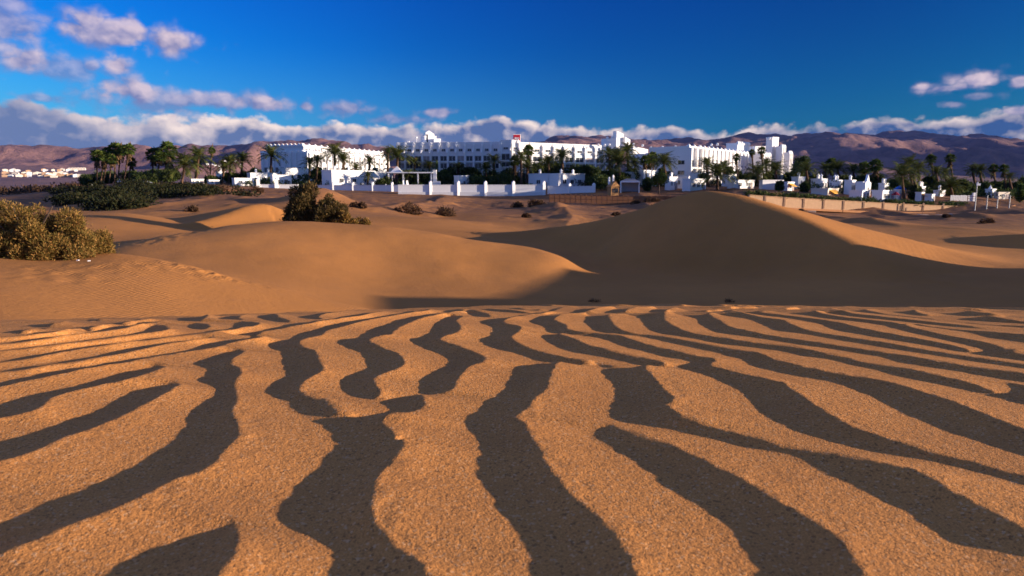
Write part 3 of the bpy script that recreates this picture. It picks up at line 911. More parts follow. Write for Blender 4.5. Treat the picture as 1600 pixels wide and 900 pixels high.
def to_ground(p, h):
    """photo outline -> ground, each point standing h above the smooth dune"""
    out = np.zeros((len(p), 2))
    for i0 in range(0, len(p), 400):
        q, hh = p[i0:i0 + 400], h[i0:i0 + 400]
        u, v = q[:, 0] - 800, 450 - q[:, 1]
        d = FPX * math.cos(PITCH) + v * math.sin(PITCH)
        sx, sz = (u / d)[:, None], ((-FPX * math.sin(PITCH) + v * math.cos(PITCH)) / d)[:, None]
        f = CAM_H + sz * YS - fore_z(sx * YS, YS + 0 * sx) - hh[:, None]
        neg = f < 0
        k = np.where(neg.any(1), neg.argmax(1), f.argmin(1))
        k = np.clip(k, 1, YS.shape[1] - 1)
        r_ = np.arange(len(q))
        f0, f1 = f[r_, k - 1], f[r_, k]
        w_ = np.where(neg.any(1), f0 / np.maximum(f0 - f1, 1e-9), 0.0)
        y = YS[0, k - 1] * (1 - w_) + YS[0, k] * w_
        out[i0:i0 + 400, 0], out[i0:i0 + 400, 1] = sx[:, 0] * y, y
    return out


def fill(img, g, val):
    x0 = (g[:, 0] * cs + g[:, 1] * sn - S0) / RES
    y0 = (-g[:, 0] * sn + g[:, 1] * cs - T0) / RES
    x1, y1 = np.roll(x0, -1), np.roll(y0, -1)
    for r in range(max(0, int(y0.min())), min(img.shape[0] - 1, int(y0.max()) + 1)):
        yy = r + 0.5
        m = (y0 <= yy) != (y1 <= yy)
        if not m.any():
            continue
        xs = np.sort(x0[m] + (yy - y0[m]) / (y1[m] - y0[m]) * (x1[m] - x0[m]))
        for a, b in zip(xs[::2], xs[1::2]):
            a, b = int(max(0, round(a))), int(min(img.shape[1], round(b)))
            if b > a:
                img[r, a:b] = val


def blur1(a, sig, axis):
    n = int(sig * 3 + 1)
    k = np.exp(-0.5 * (np.arange(-n, n + 1) / sig) ** 2)
    k /= k.sum()
    pad = [(0, 0), (0, 0)]
    pad[axis] = (n, n)
    b = np.pad(a, pad, mode='edge')
    out = np.zeros_like(a)
    for i, w_ in enumerate(k):
        sl = [slice(None), slice(None)]
        sl[axis] = slice(i, i + a.shape[axis])
        out += w_ * b[tuple(sl)]
    return out


def heights(dark):
    """sand height whose cast shadows cover exactly the dark runs along the sun"""
    n_s = dark.shape[1]
    ii = np.arange(n_s)[None, :]
    chg = np.ones(dark.shape, bool)
    chg[:, 1:] = dark[:, 1:] != dark[:, :-1]
    start = np.maximum.accumulate(np.where(chg, ii, 0), axis=1)
    chg_r = np.ones(dark.shape, bool)
    chg_r[:, :-1] = dark[:, 1:] != dark[:, :-1]
    end = np.minimum.accumulate(np.where(chg_r, ii, n_s)[:, ::-1], axis=1)[:, ::-1] + 1
    wd = (end - start).astype(float)
    tt = (ii - start + 0.5) / wd
    prev_start = np.take_along_axis(start, np.maximum(start - 1, 0), axis=1)
    prev_w = np.where(start > 0, start - prev_start, 0) * RES
    peak = np.where(dark, wd * RES, prev_w)
    peak = np.minimum(peak, np.where(seen, np.interp(GY, [0.55, 0.75, 0.95, 1.4], [0.11, 0.075, 0.05, 0.03]), np.interp(GY, [0.8, 1.2], [0.07, 0.03])))
    peak = peak * tanA * 1.10 + np.where(peak > 0.003, 0.0003, 0.0)
    lee = np.clip((tt - 0.45) / 0.55, 0, 1)
    lee = 0.12 * tt ** 2 + 0.88 * lee ** 1.6
    stoss = 1 - (1.25 * tt - 0.25 * tt ** 2)
    return np.where(dark, peak * lee, peak * stoss), peak


OUTLINES = [(densify(chaikin(p_)), True) for p_ in DARK] + [(densify(chaikin(SHADE_RIGHT)), True)] + [(densify(chaikin(p_)), True) for p_ in DARK2] + [(densify(chaikin(p_)), False) for p_ in LIT]
hs_ = [np.zeros(len(o_[0])) for o_ in OUTLINES]
for pass_ in range(4):
    G = [to_ground(o_[0], h_) for o_, h_ in zip(OUTLINES, hs_)]
    dark = np.zeros(SS.shape, bool)
    for g_, (o_, v_) in zip(G, OUTLINES):
        fill(dark, g_, v_)
    dark = np.where(seen, dark, dark_def)
    H, peak = heights(dark)
    if pass_ == 3:
        break
    for k_, (g_, (o_, v_)) in enumerate(zip(G, OUTLINES)):
        # a crest has shade on its lee side and sun on the other
        i_ = np.clip(((g_[:, 0] * cs + g_[:, 1] * sn - S0) / RES).astype(int), 8, H.shape[1] - 9)
        j_ = np.clip(((-g_[:, 0] * sn + g_[:, 1] * cs - T0) / RES).astype(int), 8, H.shape[0] - 9)
        hm = np.max([H[j_, i_ + e_] for e_ in (-2, -1, 0, 1, 2)], axis=0)
        crest = dark[j_, i_ - 3] & ~dark[j_, i_ + 3]
        tgt = np.where(crest, hm, 0.0)
        k3 = np.array([1, 2, 3, 2, 1]) / 9.0
        tgt = sum(w_ * np.roll(tgt, s_) for w_, s_ in zip(k3, (-2, -1, 0, 1, 2)))
        hs_[k_] = 0.35 * hs_[k_] + 0.65 * np.minimum(tgt, np.interp(g_[:, 1], [0.5, 0.8, 1.1], [0.016, 0.008, 0.004]))
# no lone heaps where bands join
H = np.minimum(H, 1.35 * blur1(blur1(H, 9.0, 0), 2.0, 1) + 0.0008)
H = blur1(blur1(H, 0.7, 1), 0.9, 0)
near_top = sst(0.45, 0.95, H / np.maximum(peak, 1e-4))
H = H + (0.00050 * ragged * (0.40 + 1.3 * near_top) + 0.00026 * fbm(SS * 150.0, TT * 150.0, 2) * (0.7 + 0.8 * near_top)) * sst(0.0, 0.008, peak)


def ripple_h(x, y):
    s = (x * cs + y * sn - S0) / RES
    t = (-x * sn + y * cs - T0) / RES
    s_, t_ = np.clip(s, 0, H.shape[1] - 1.001), np.clip(t, 0, H.shape[0] - 1.001)
    i, j = s_.astype(int), t_.astype(int)
    f, g = s_ - i, t_ - j
    h = (H[j, i] * (1 - f) + H[j, i + 1] * f) * (1 - g) + (H[j + 1, i] * (1 - f) + H[j + 1, i + 1] * f) * g
    out = np.minimum(np.minimum(s, H.shape[1] - s), np.minimum(t, H.shape[0] - t)) * RES
    return h * sst(0.0, 0.1, out)


def polar(azs, rs):
    A, Rr = np.meshgrid(azs, rs)
    return Rr * np.sin(A), Rr * np.cos(A)


azn = np.concatenate([np.radians(np.linspace(-66, -42.3, 40)), np.radians(np.linspace(-42, 42, 800)), np.radians(np.linspace(42.3, 66, 40))])
rn = np.concatenate([np.geomspace(0.10, 0.28, 40), np.geomspace(0.281, 0.56, 150), np.geomspace(0.5612, 1.7, 540), np.geomspace(1.708, 2.2, 45), np.geomspace(2.23, 6.2, 36)])
X, Y = polar(azn, rn)
Zn = ground_arr(X, Y) + ripple_h(X, Y)
Zn = Zn - 0.03 * sst(4.4, 5.6, np.hypot(X, Y))
near_ob = tag(link('rippled_dune', mesh_grid('rippled_dune', X, Y, Zn, M['sand_near'], False)), kind='structure')
near_ob.cycles.shadow_terminator_offset = 0.0
near_ob.cycles.shadow_terminator_geometry_offset = 0.0

azm = np.concatenate([np.radians(np.linspace(-62, -42.3, 30)), np.radians(np.linspace(-42, 42, 740)), np.radians(np.linspace(42.6, 80, 60))])
rm = np.concatenate([np.geomspace(4.8, 8.5, 40), np.geomspace(8.6, 335, 400)])
X, Y = polar(azm, rm)
Zm = ground_arr(X, Y)
# footprints along the crest of the left dune and across the middle dune
def prints(Zm, trail, n, spread, depth, rad):
    tr = dense(trail, 12)
    for i in range(n):
        p = tr[rnd.randrange(len(tr))]
        cx, cy = p[0] + rnd.gauss(0, spread), p[1] + rnd.gauss(0, spread)
        m = (np.abs(X - cx) < 0.8) & (np.abs(Y - cy) < 0.8)
        if not m.any():
            continue
        d2 = ((X[m] - cx) ** 2 + ((Y[m] - cy) * 0.8) ** 2) / (rad * rnd.uniform(0.7, 1.3)) ** 2
        Zm[m] += depth * rnd.uniform(0.6, 1.2) * (-np.exp(-d2) + 0.5 * np.exp(-(np.sqrt(d2) - 1.7) ** 2 * 3))


prints(Zm, [gpx(60, 13), gpx(160, 14.3), gpx(260, 15.4), gpx(340, 15.6)], 60, 0.32, 0.012, 0.14)
prints(Zm, [gpx(288, 16.0), gpx(320, 15.9), gpx(352, 15.6)], 30, 0.14, 0.022, 0.11)
prints(Zm, [gpx(240, 33), gpx(262, 36), gpx(290, 38.5)], 40, 0.5, 0.03, 0.22)
prints(Zm, [gpx(-20, 12), gpx(60, 12.4), gpx(130, 13)], 25, 0.4, 0.008, 0.14)
tag(link('dune_field', mesh_grid('dune_field', X, Y, Zm, M['sand'])), kind='structure')

# ------------------------------------------------------------------ plain and hills
HILL_ROWS = []
for px in (-600, -200, 200, 600, 1000, 1400, 1800, 2200):
    right = px >= 500
    HILL_ROWS += [(px, 300, 303), (px, 450, 301.5), (px, 700, 299), (px, 1000, 296)]
    HILL_ROWS += [(px, 1500, 287 if right else 289), (px, 2100, 272 if right else 281), (px, 2600, 258 if right else 270), (px, 3400, 246 if right else 262)]
PROFILE = [(-600, 215), (-150, 226), (0, 231), (55, 222), (100, 231), (140, 237), (200, 236), (250, 232), (300, 228), (350, 227), (400, 222), (450, 220), (520, 224), (580, 228), (640, 233), (760, 226), (860, 221), (900, 215), (945, 212), (985, 217),
           (1010, 215), (1040, 222), (1090, 226), (1150, 216), (1200, 214), (1240, 213), (1300, 210), (1345, 207.5), (1380, 207.5), (1450, 211), (1500, 213), (1560, 216), (1610, 219), (1800, 222), (2200, 222)]
for px, row in PROFILE:
    HILL_ROWS += [(px, 5200, row), (px, 6500, row + 14), (px, 9000, row + 40)]
htps = TPS(HILL_ROWS, 0.01)


def hill_z(x, y):
    Z = np.maximum(y, np.hypot(x, y) * 0.45)
    px = np.clip(800 + FPX * x / Z, -600, 2200)
    row = htps(px, np.clip(Z, 300, 9000))
    z = CAM_H - Z * (row - HORIZON) / FPX
    lf = 1 - sst(180, 420, px)
    f = sst(1500 + 1500 * lf, 3600 + 800 * lf, Z)
    rr = ridged(x / 900.0 + 3.1, y / 1250.0 + 1.7, 5)
    z = z + f * (rr - 1.35) * 88.0 * (1 - 0.70 * sst(3700, 5000, Z))
    z = z + f * fbm(x / 170.0, y / 190.0, 5) * 44.0
    z = z + sst(600, 1500, Z) * fbm(x / 420.0, y / 420.0, 4) * 9.0 * (1 - 0.7 * lf)
    return z


azh = np.radians(np.linspace(-54, 58, 620))
rh = np.concatenate([np.geomspace(290, 1500, 60), np.geomspace(1515, 7000, 220), np.geomspace(7700, 11000, 12)])
X, Y = polar(azh, rh)
Zh = hill_z(X, Y)
tag(link('hills', mesh_grid('hills', X, Y, Zh, M['hill'])), kind='structure')
# far flat land that carries on to the sea level horizon behind and beside the hills
MB().add([(-9700, -5000, -14), (9700, -5000, -14), (9700, 11300, -14), (-9700, 11300, -14)], [(0, 1, 2, 3)]).build('plain', M['hill'])['kind'] = 'structure'

# air: a closed box of thin even haze round the whole scene
hz_ = bpy.data.materials.new('thin_haze')
hz_.use_nodes = True
ht = hz_.node_tree
for n_ in list(ht.nodes):
    ht.nodes.remove(n_)
ho = ht.nodes.new('ShaderNodeOutputMaterial')
hv = ht.nodes.new('ShaderNodeVolumePrincipled')
hv.inputs['Color'].default_value = (0.10, 0.22, 0.75, 1)
hv.inputs['Density'].default_value = HAZE
hv.inputs['Anisotropy'].default_value = 0.1
ht.links.new(hv.outputs[0], ho.inputs['Volume'])
tag(MB().box(-9900, 9900, -5200, 11500, -17, 520).build('haze', hz_), kind='stuff')

# cloud bank out to the right that keeps the right-hand hills partly in shade
cm_ = plain('cloud_white', (0.8, 0.8, 0.82), 0.05, 0.002)
V, F, n0 = [], [], 0
rc = np.random.RandomState(12)
bm = bmesh.new()
bmesh.ops.create_icosphere(bm, subdivisions=3, radius=1.0)
sv = np.array([v.co[:] for v in bm.verts])
sf = np.array([[v.index for v in f.verts] for f in bm.faces])
bm.free()
for i in range(9):
    c_ = np.array([rc.uniform(9000, 13600), rc.uniform(1500, 5200), rc.uniform(1330, 1560)])
    r_ = np.array([rc.uniform(420, 900), rc.uniform(300, 520), rc.uniform(70, 140)])
    k_ = 1 + 0.22 * np.sin(sv[:, 0] * 4 + i) * np.sin(sv[:, 1] * 5 + 2 * i) + 0.12 * np.sin(sv[:, 0] * 9 + 3 * i) * np.sin(sv[:, 2] * 8 + i)
    V.append(sv * k_[:, None] * r_ + c_)
    F.append(sf + n0)
    n0 += len(sv)
tag(link('clouds', mesh_np('clouds', np.concatenate(V), np.concatenate(F), cm_, True)), 'white cloud bank drifting over the right', 'clouds', kind='stuff')

# ------------------------------------------------------------------ plants
def leaf_cloud(lobes, n, size, seed, up=0.6, aspect=3.0, shell=0.55, ground=None):
    """many small leaf blades spread through lobes (cx, cy, cz, rx, ry, rz); each blade a bent pair of quads is too dear, so one quad"""
    r = np.random.RandomState(seed)
    lob = np.array(lobes, float)
    vol = (lob[:, 3] * lob[:, 4] * lob[:, 5]) ** 0.67
    pick = r.choice(len(lob), n, p=vol / vol.sum())
    L = lob[pick]
    d = r.normal(size=(n, 3))
    d /= np.linalg.norm(d, axis=1)[:, None]
    rad = shell + (1 - shell) * r.rand(n) ** 0.7
    rad *= 1 + 0.28 * r.normal(size=n) * (r.rand(n) < 0.25)
    c = L[:, :3] + d * L[:, 3:6] * rad[:, None]
    if ground is not None:
        c[:, 2] = np.maximum(c[:, 2], ground + 0.02 + 0.05 * r.rand(n))
    ax = d + np.array([0, 0, up]) + r.normal(size=(n, 3)) * 0.55
    ax /= np.linalg.norm(ax, axis=1)[:, None]
    side = np.cross(ax, r.normal(size=(n, 3)))
    side /= np.linalg.norm(side, axis=1)[:, None]
    ln = size * (0.6 + 0.8 * r.rand(n))[:, None]
    w = ln / aspect
    v = np.stack([c - side * w * 0.5, c + side * w * 0.5, c + ax * ln + side * w * 0.22, c + ax * ln - side * w * 0.22], 1).reshape(-1, 3)
    return v, np.arange(n * 4).reshape(n, 4)


def lobe_heap(r, cx, cy, cz, w, d, h, n, rad):
    """smaller lobes heaped under a dome outline"""
    out = []
    for i in range(n):
        a, q = r.uniform(0, 2 * math.pi), math.sqrt(r.random())
        x, y = q * math.cos(a), q * math.sin(a)
        top = h * math.sqrt(max(0.0, 1 - q * q * 0.92)) * r.uniform(0.75, 1.06)
        rr = rad * r.uniform(0.7, 1.3)
        zc = r.uniform(0.25, 1.0) * max(top - rr * 0.6, rr * 0.3)
        out.append((cx + x * (w - rr * 0.5), cy + y * (d - rr * 0.5), cz + zc, rr, rr, rr * 1.05))
    return out


def shrub(name, label, loc, w, d, h, leaves, size, mat, seed, nl=14, rad=None, group=None, cat='shrub', stems=5, up=0.6, aspect=3.0):
    r = random.Random(seed)
    root = thing(name, label, cat, loc, 0, group)
    rad = rad or h * 0.33
    v, f = leaf_cloud(lobe_heap(r, 0, 0, 0, w, d, h, nl, rad), leaves, size, seed, up, aspect, ground=-0.05)
    link('foliage', mesh_np('foliage', v, f, mat), root)
    b = MB()
    for i in range(stems):
        a = 2 * math.pi * i / stems + r.uniform(-.3, .3)
        e = (w * 0.6 * math.cos(a), d * 0.6 * math.sin(a), h * r.uniform(0.55, 0.85))
        b.tube([(0, 0, -0.2), (e[0] * 0.4, e[1] * 0.4, e[2] * 0.5), e], [h * 0.03, h * 0.02, h * 0.008], 5)
    b.build('stem', M['bark'], root)
    return root


# --- palms: three date crowns and two fan crowns shared by every palm
def date_crown(seed, n=46, L=1.0):
    """feather crown with rachis length 1"""
    r = random.Random(seed)
    V, F = [], []
    for i in range(n):
        az = i * 2.39996 + r.uniform(-.25, .25)
        e0 = R(82 - 92 * (i / n) ** 0.85 + r.uniform(-7, 7))
        ln = L * r.uniform(0.85, 1.12) * (0.75 if i < 6 else 1)
        droop = r.uniform(1.0, 1.5)
        p = Vector((0, 0, 0))
        h = Vector((math.cos(az), math.sin(az), 0))
        sd = Vector((-math.sin(az), math.cos(az), 0))
        K = 11
        el = e0
        for k in range(K):
            st = ln / K
            d = h * math.cos(el) + Vector((0, 0, 1)) * math.sin(el)
            q = p + d * st
            nrm = sd.cross(d)
            lw = 0.24 * ln * math.sin(math.pi * min(1, (k + 1.2) / (K + 1.0))) ** 0.6
            for s in (-1, 1):
                for off in (0.15, 0.65):
                    a = p + d * st * off
                    tip = a + sd * s * lw * r.uniform(0.7, 1.0) + d * lw * 0.75 - nrm * lw * r.uniform(-0.1, 0.35) - Vector((0, 0, 1)) * lw * 0.28
                    b0 = len(V)
                    V += [a, a + d * st * 0.42, tip]
                    F.append((b0, b0 + 1, b0 + 2))
            b0 = len(V)
            wd = 0.012 * ln
            V += [p - sd * wd, p + sd * wd, q]
            F.append((b0, b0 + 1, b0 + 2))
            p = q
            el -= droop * 1.15 * (k + 1.5) / K / K * 1.5
    return np.array([tuple(v) for v in V]), np.array(F)


def fan_crown(seed, n=40):
    """ball of fan leaves, radius about 1"""
    r = random.Random(seed)
    V, F = [], []
    for i in range(n):
        az = i * 2.39996 + r.uniform(-.3, .3)
        el = R(78 - 128 * (i / n) ** 0.9 + r.uniform(-8, 8))
        d = Vector((math.cos(az) * math.cos(el), math.sin(az) * math.cos(el), math.sin(el)))
        sd = Vector((-math.sin(az), math.cos(az), 0))
        up = sd.cross(d) * -1.0
        ln = r.uniform(0.42, 0.62)
        hub = d * ln
        b0 = len(V)
        V += [Vector((0, 0, 0)) - sd * 0.01, sd * 0.01, hub]
        F.append((b0, b0 + 1, b0 + 2))
        m_ = 11
        for k in range(m_):
            a = R(-105 + 210 * k / (m_ - 1))
            t = d * math.cos(a) + sd * math.sin(a)
            L_ = r.uniform(0.42, 0.58)
            tip = hub + t * L_ - up * (-0.08) - Vector((0, 0, 1)) * (0.16 + 0.12 * r.random())
            e = (d * -math.sin(a) + sd * math.cos(a)) * 0.062
            mid = hub + t * L_ * 0.55
            b0 = len(V)
            V += [hub, mid - e, tip, mid + e]
            F.append((b0, b0 + 1, b0 + 2))
            F.append((b0, b0 + 2, b0 + 3))
    return np.array([tuple(v) for v in V]), np.array(F)


def skirt(seed):
    """dead leaves hanging under a fan crown"""
    r = random.Random(seed)
    V, F = [], []
    for i in range(54):
        az = r.uniform(0, 2 * math.pi)
        z0 = -r.uniform(0.05, 0.85)
        rr = 0.12
        h = Vector((math.cos(az), math.sin(az), 0))
        sd = Vector((-math.sin(az), math.cos(az), 0))
        a = h * rr + Vector((0, 0, z0))
        b = h * (rr + r.uniform(0.16, 0.40)) + Vector((0, 0, z0 - r.uniform(0.25, 0.6)))
        b0 = len(V)
        V += [a - sd * 0.03, a + sd * 0.03, b + sd * 0.10, b - sd * 0.10]
        F.append((b0, b0 + 1, b0 + 2, b0 + 3))
    return np.array([tuple(v) for v in V]), np.array(F)


DATE = [mesh_np('crown', *date_crown(s, n), M['date']) for s, n in ((3, 46), (8, 52), (14, 40))]
FAN = [mesh_np('crown', *fan_crown(s, n), M['fan']) for s, n in ((5, 42), (9, 36))]
SKIRT = [mesh_np('dead_leaf_skirt', *skirt(s), M['thatch']) for s in (2, 6)]
_b = MB()
_pts = [(0.03 * math.sin(k * 1.1), 0.02 * math.sin(k * 0.7), k / 10) for k in range(11)]
_b.tube(_pts, [1.45, 1.15] + [1.0 + (0.08 if k % 2 else -0.04) for k in range(8)] + [1.15], 9)
TRUNK = _b.mesh('trunk', M['trunk'], smooth=True)


def palm(kind, px, row, base_px, dist, crad, label, group, lean=True):
    """kind 'date' or 'fan'; (px,row) crown centre in the photo, crad crown half width in photo pixels"""
    bx, by, bz = gpx(base_px, dist)
    cx, cy, cz = at(px, row, dist)
    if cz < bz + 0.6:
        cz = bz + 0.6
    rad = crad / FPX * dist
    root = thing('date_palm' if kind == 'date' else 'fan_palm', label, 'palm tree', (bx, by, bz), 0, group)
    h = cz - bz
    ln = math.hypot(cx - bx, h)
    tr = link('trunk', TRUNK, root)
    tw = (0.29 if kind == 'date' else 0.18) * (0.75 + 0.25 * min(1.5, h / 7))
    tr.scale = (tw, tw, ln + 0.3)
    tr.rotation_euler = (0, math.atan2(cx - bx, h), rnd.uniform(0, 0.0))
    tr.location = (0, 0, -0.3)
    me = rnd.choice(DATE if kind == 'date' else FAN)
    cr = link('crown', me, root, (cx - bx, 0, h), rnd.uniform(0, 6.28))
    s = rad * (1.80 if kind == 'date' else 1.28)
    cr.scale = (s, s, s * rnd.uniform(0.95, 1.1))
    if kind == 'fan':
        sk = link('dead_leaf_skirt', rnd.choice(SKIRT), root, (cx - bx, 0, h), rnd.uniform(0, 6.28))
        sk.scale = (s, s, s * rnd.uniform(1.0, 1.5))
    return root


G1 = 'palms on the left bank'
G2 = 'palms in front of the hotel'
G3 = 'palms behind the white villas on the right'
PALMS = [
 ('fan', 151, 243, 159, 195, 9, 'leaning fan palm with a thin pale trunk, outermost on the left of the tall clump', G1),
 ('fan', 162, 244, 164, 198, 9, 'fan palm second from the left edge of the tall clump on the bank', G1),
 ('fan', 168, 239, 168, 201, 9, 'fan palm with a yellow green crown low in the tall clump', G1),
 ('fan', 174, 249, 177, 193, 8, 'short fan palm with golden dead leaves in the middle of the tall clump', G1),
 ('fan', 180, 233, 186, 200, 10, 'tall leaning fan palm on the left of the three highest crowns of the clump', G1),
 ('fan', 188, 234, 191, 203, 10, 'tall straight fan palm in the middle of the three highest crowns of the clump', G1),
 ('fan', 201, 233, 200, 198, 9, 'tall fan palm with a slender lit trunk at the right end of the clump', G1),
 ('fan', 205, 253, 206, 205, 7, 'small fan palm tucked behind the right end of the tall clump', G1),
 ('fan', 239, 241, 245, 205, 10, 'fan palm on the left of the pair with touching crowns beside the tall clump', G1),
 ('fan', 250, 245, 251, 202, 9, 'lower fan palm between the two crowns of the touching pair', G1),
 ('fan', 262, 236, 261, 204, 13, 'big bright green fan palm at the right of the touching pair', G1),
 ('date', 288, 259, 290, 185, 18, 'dark date palm with a stout reddish trunk at the right end of the bank', G1),
 ('date', 310, 246, 312, 192, 15, 'tall date palm with drooping fronds next to the stout trunked palm', G1),
 ('date', 308, 261, 309, 200, 16, 'date palm with a wide low crown under the tall drooping one', G1),
 ('fan', 331, 235, 333, 260, 5, 'solitary thin fan palm with a small round crown against the hills', G1),
 ('date', 350, 263, 352, 196, 11, 'small dark date palm at the left of the group before the left hotel wing', G2),
 ('date', 360, 256, 362, 198, 14, 'bushy date palm in the middle of the group left of the hotel wing', G2),
 ('date', 379, 251, 380, 204, 12, 'taller date palm at the right of the group left of the hotel wing', G2),
 ('date', 424, 244, 426, 200, 15, 'date palm with an open crown before the shaded end of the left hotel wing', G2),
 ('date', 484, 256, 486, 196, 10, 'small date palm just above the large bush', G2),
 ('date', 496, 252, 497, 203, 10, 'date palm beside the lit corner of the left hotel wing', G2),
 ('date', 523, 241, 527, 198, 16, 'large dark date palm standing against the lit face of the left hotel wing', G2),
 ('date', 537, 250, 536, 194, 11, 'date palm leaning out at the right of the large dark palm', G2),
 ('date', 556, 263, 556, 195, 8, 'low young palm by the wall of the lit hotel face', G2),
 ('date', 577, 254, 578, 205, 11, 'date palm at the right part of the lit hotel face', G2),
 ('date', 606, 240, 608, 204, 9, 'narrow date palm at the right end of the left hotel wing', G2),
 ('date', 621, 245, 622, 198, 16, 'date palm with long golden fronds between the two hotel blocks', G2),
 ('date', 575, 276, 576, 188, 8, 'short palm growing before the white garden house', G2),
 ('date', 648, 254, 648, 206, 8, 'small palm at the left end of the balconied block', G2),
 ('date', 671, 260, 671, 206, 8, 'rounded palm below the stepped roof tower', G2),
 ('date', 638, 274, 639, 190, 9, 'low palm beneath the long flat canopy roof', G2),
 ('date', 716, 263, 716, 204, 9, 'palm before the second bay row of the balconied block', G2),
 ('date', 772, 252, 772, 200, 11, 'date palm covering the lower balconies left of the red sign', G2),
 ('date', 759, 264, 760, 194, 10, 'dark low palm left of the palm that covers the balconies', G2),
 ('fan', 804, 252, 804, 192, 8, 'columnar palm directly under the red sign', G2),
 ('fan', 826, 235, 825, 196, 8, 'tallest palm of the clump right of the red sign', G2),
 ('date', 814, 248, 815, 190, 11, 'thick date palm in the clump right of the red sign', G2),
 ('date', 824, 262, 823, 193, 10, 'date palm at the foot of the clump right of the red sign', G2),
 ('date', 878, 246, 880, 198, 13, 'broad palm rising from dark trees before the lit balconies', G2),
 ('date', 857, 254, 858, 202, 11, 'dark palm at the left of the broad palm before the lit balconies', G2),
 ('date', 952, 243, 953, 192, 12, 'dark palm at the left edge of the cluster under the square tower', G2),
 ('date', 967, 255, 968, 184, 21, 'huge date palm with long grey fronds in the cluster under the square tower', G2),
 ('date', 980, 236, 981, 196, 12, 'highest dark palm of the cluster under the square tower', G2),
 ('date', 992, 258, 992, 194, 12, 'palm at the right edge of the cluster under the square tower', G2),
 ('fan', 1008, 250, 1009, 190, 7, 'left fan palm of the trio before the shaded wall', G2),
 ('fan', 1015, 248, 1016, 193, 7, 'middle fan palm of the trio before the shaded wall', G2),
 ('fan', 1020, 246, 1020, 196, 8, 'right fan palm of the trio before the shaded wall', G2),
 ('date', 1037, 255, 1042, 180, 15, 'dark leaning date palm beside the clipped round tree', G2),
 ('date', 1104, 257, 1104, 184, 11, 'date palm at the corner of the right hotel block', G2),
 ('date', 1121, 274, 1118, 165, 19, 'large dark date palm just above the crest of the big dune', G2),
 ('date', 1131, 262, 1131, 186, 10, 'date palm behind the large dark palm over the dune', G2),
 ('fan', 1151, 246, 1150, 176, 5.5, 'thin fan palm with a long bare trunk before the right hotel block', G2),
 ('fan', 1175, 238, 1175, 188, 4.5, 'left one of two thin fan palms before the upper storeys', G2),
 ('fan', 1190, 235, 1190, 190, 6, 'right one of two thin fan palms before the upper storeys', G2),
 ('date', 1197, 258, 1197, 186, 10, 'dark palm below the right one of the two thin fan palms', G2),
 ('date', 1184, 272, 1185, 168, 14, 'stout date palm above the long white garden wall', G2),
 ('date', 1212, 266, 1212, 180, 13, 'golden date palm below the white round tower', G2),
 ('date', 1260, 266, 1260, 172, 12, 'dark palm with a reddish trunk before the villas', G3),
 ('date', 1289, 265, 1289, 188, 10, 'left palm of the trio behind the first villas', G3),
 ('fan', 1299, 256, 1299, 192, 9, 'highest palm of the trio behind the first villas', G3),
 ('date', 1309, 264, 1310, 190, 11, 'right palm of the trio behind the first villas', G3),
 ('date', 1333, 267, 1333, 190, 10, 'rounded palm standing alone right of the trio', G3),
 ('fan', 1350, 262, 1350, 192, 9, 'broad fan palm left of the one with a clear bare trunk', G3),
 ('fan', 1368, 259, 1370, 186, 9.5, 'fan palm with a clear bare trunk behind the pointed white gable', G3),
 ('date', 1409, 274, 1409, 156, 17, 'large dark date palm beside the blue canopy', G3),
 ('date', 1421, 258, 1421, 176, 12, 'tall dark palm behind the large one by the blue canopy', G3),
 ('date', 1435, 264, 1435, 172, 12, 'palm with a bright trunk right of the large one by the blue canopy', G3),
 ('date', 1427, 272, 1428, 168, 10, 'low palm between the trunks right of the blue canopy', G3),
 ('fan', 1455, 248, 1455, 186, 7, 'tall thin fan palm, left of the two that overtop the right hand trees', G3),
 ('fan', 1485, 247, 1484, 186, 7, 'tall thin fan palm, right of the two that overtop the right hand trees', G3),
 ('date', 1463, 270, 1463, 176, 10, 'dark palm at the foot of the left tall fan palm', G3),
 ('date', 1477, 272, 1477, 178, 9, 'dark palm at the foot of the right tall fan palm', G3),
 ('date', 1486, 292, 1486, 158, 14, 'dark low date palm over the pale garden fence', G3),
 ('date', 1520, 266, 1520, 180, 9, 'left palm of the dense pair above the flagpole', G3),
 ('date', 1531, 268, 1531, 182, 11, 'right palm of the dense pair above the flagpole', G3),
 ('fan', 1553, 263, 1550, 180, 6.5, 'thin fan palm, left one of the last two by the white cone tent', G3),
 ('fan', 1569, 263, 1566, 178, 6.5, 'thin fan palm, right one of the last two by the white cone tent', G3),
 ('date', 1577, 278, 1577, 176, 8, 'dark palm below the last two thin fan palms', G3),
]
for a in PALMS:
    palm(*a)


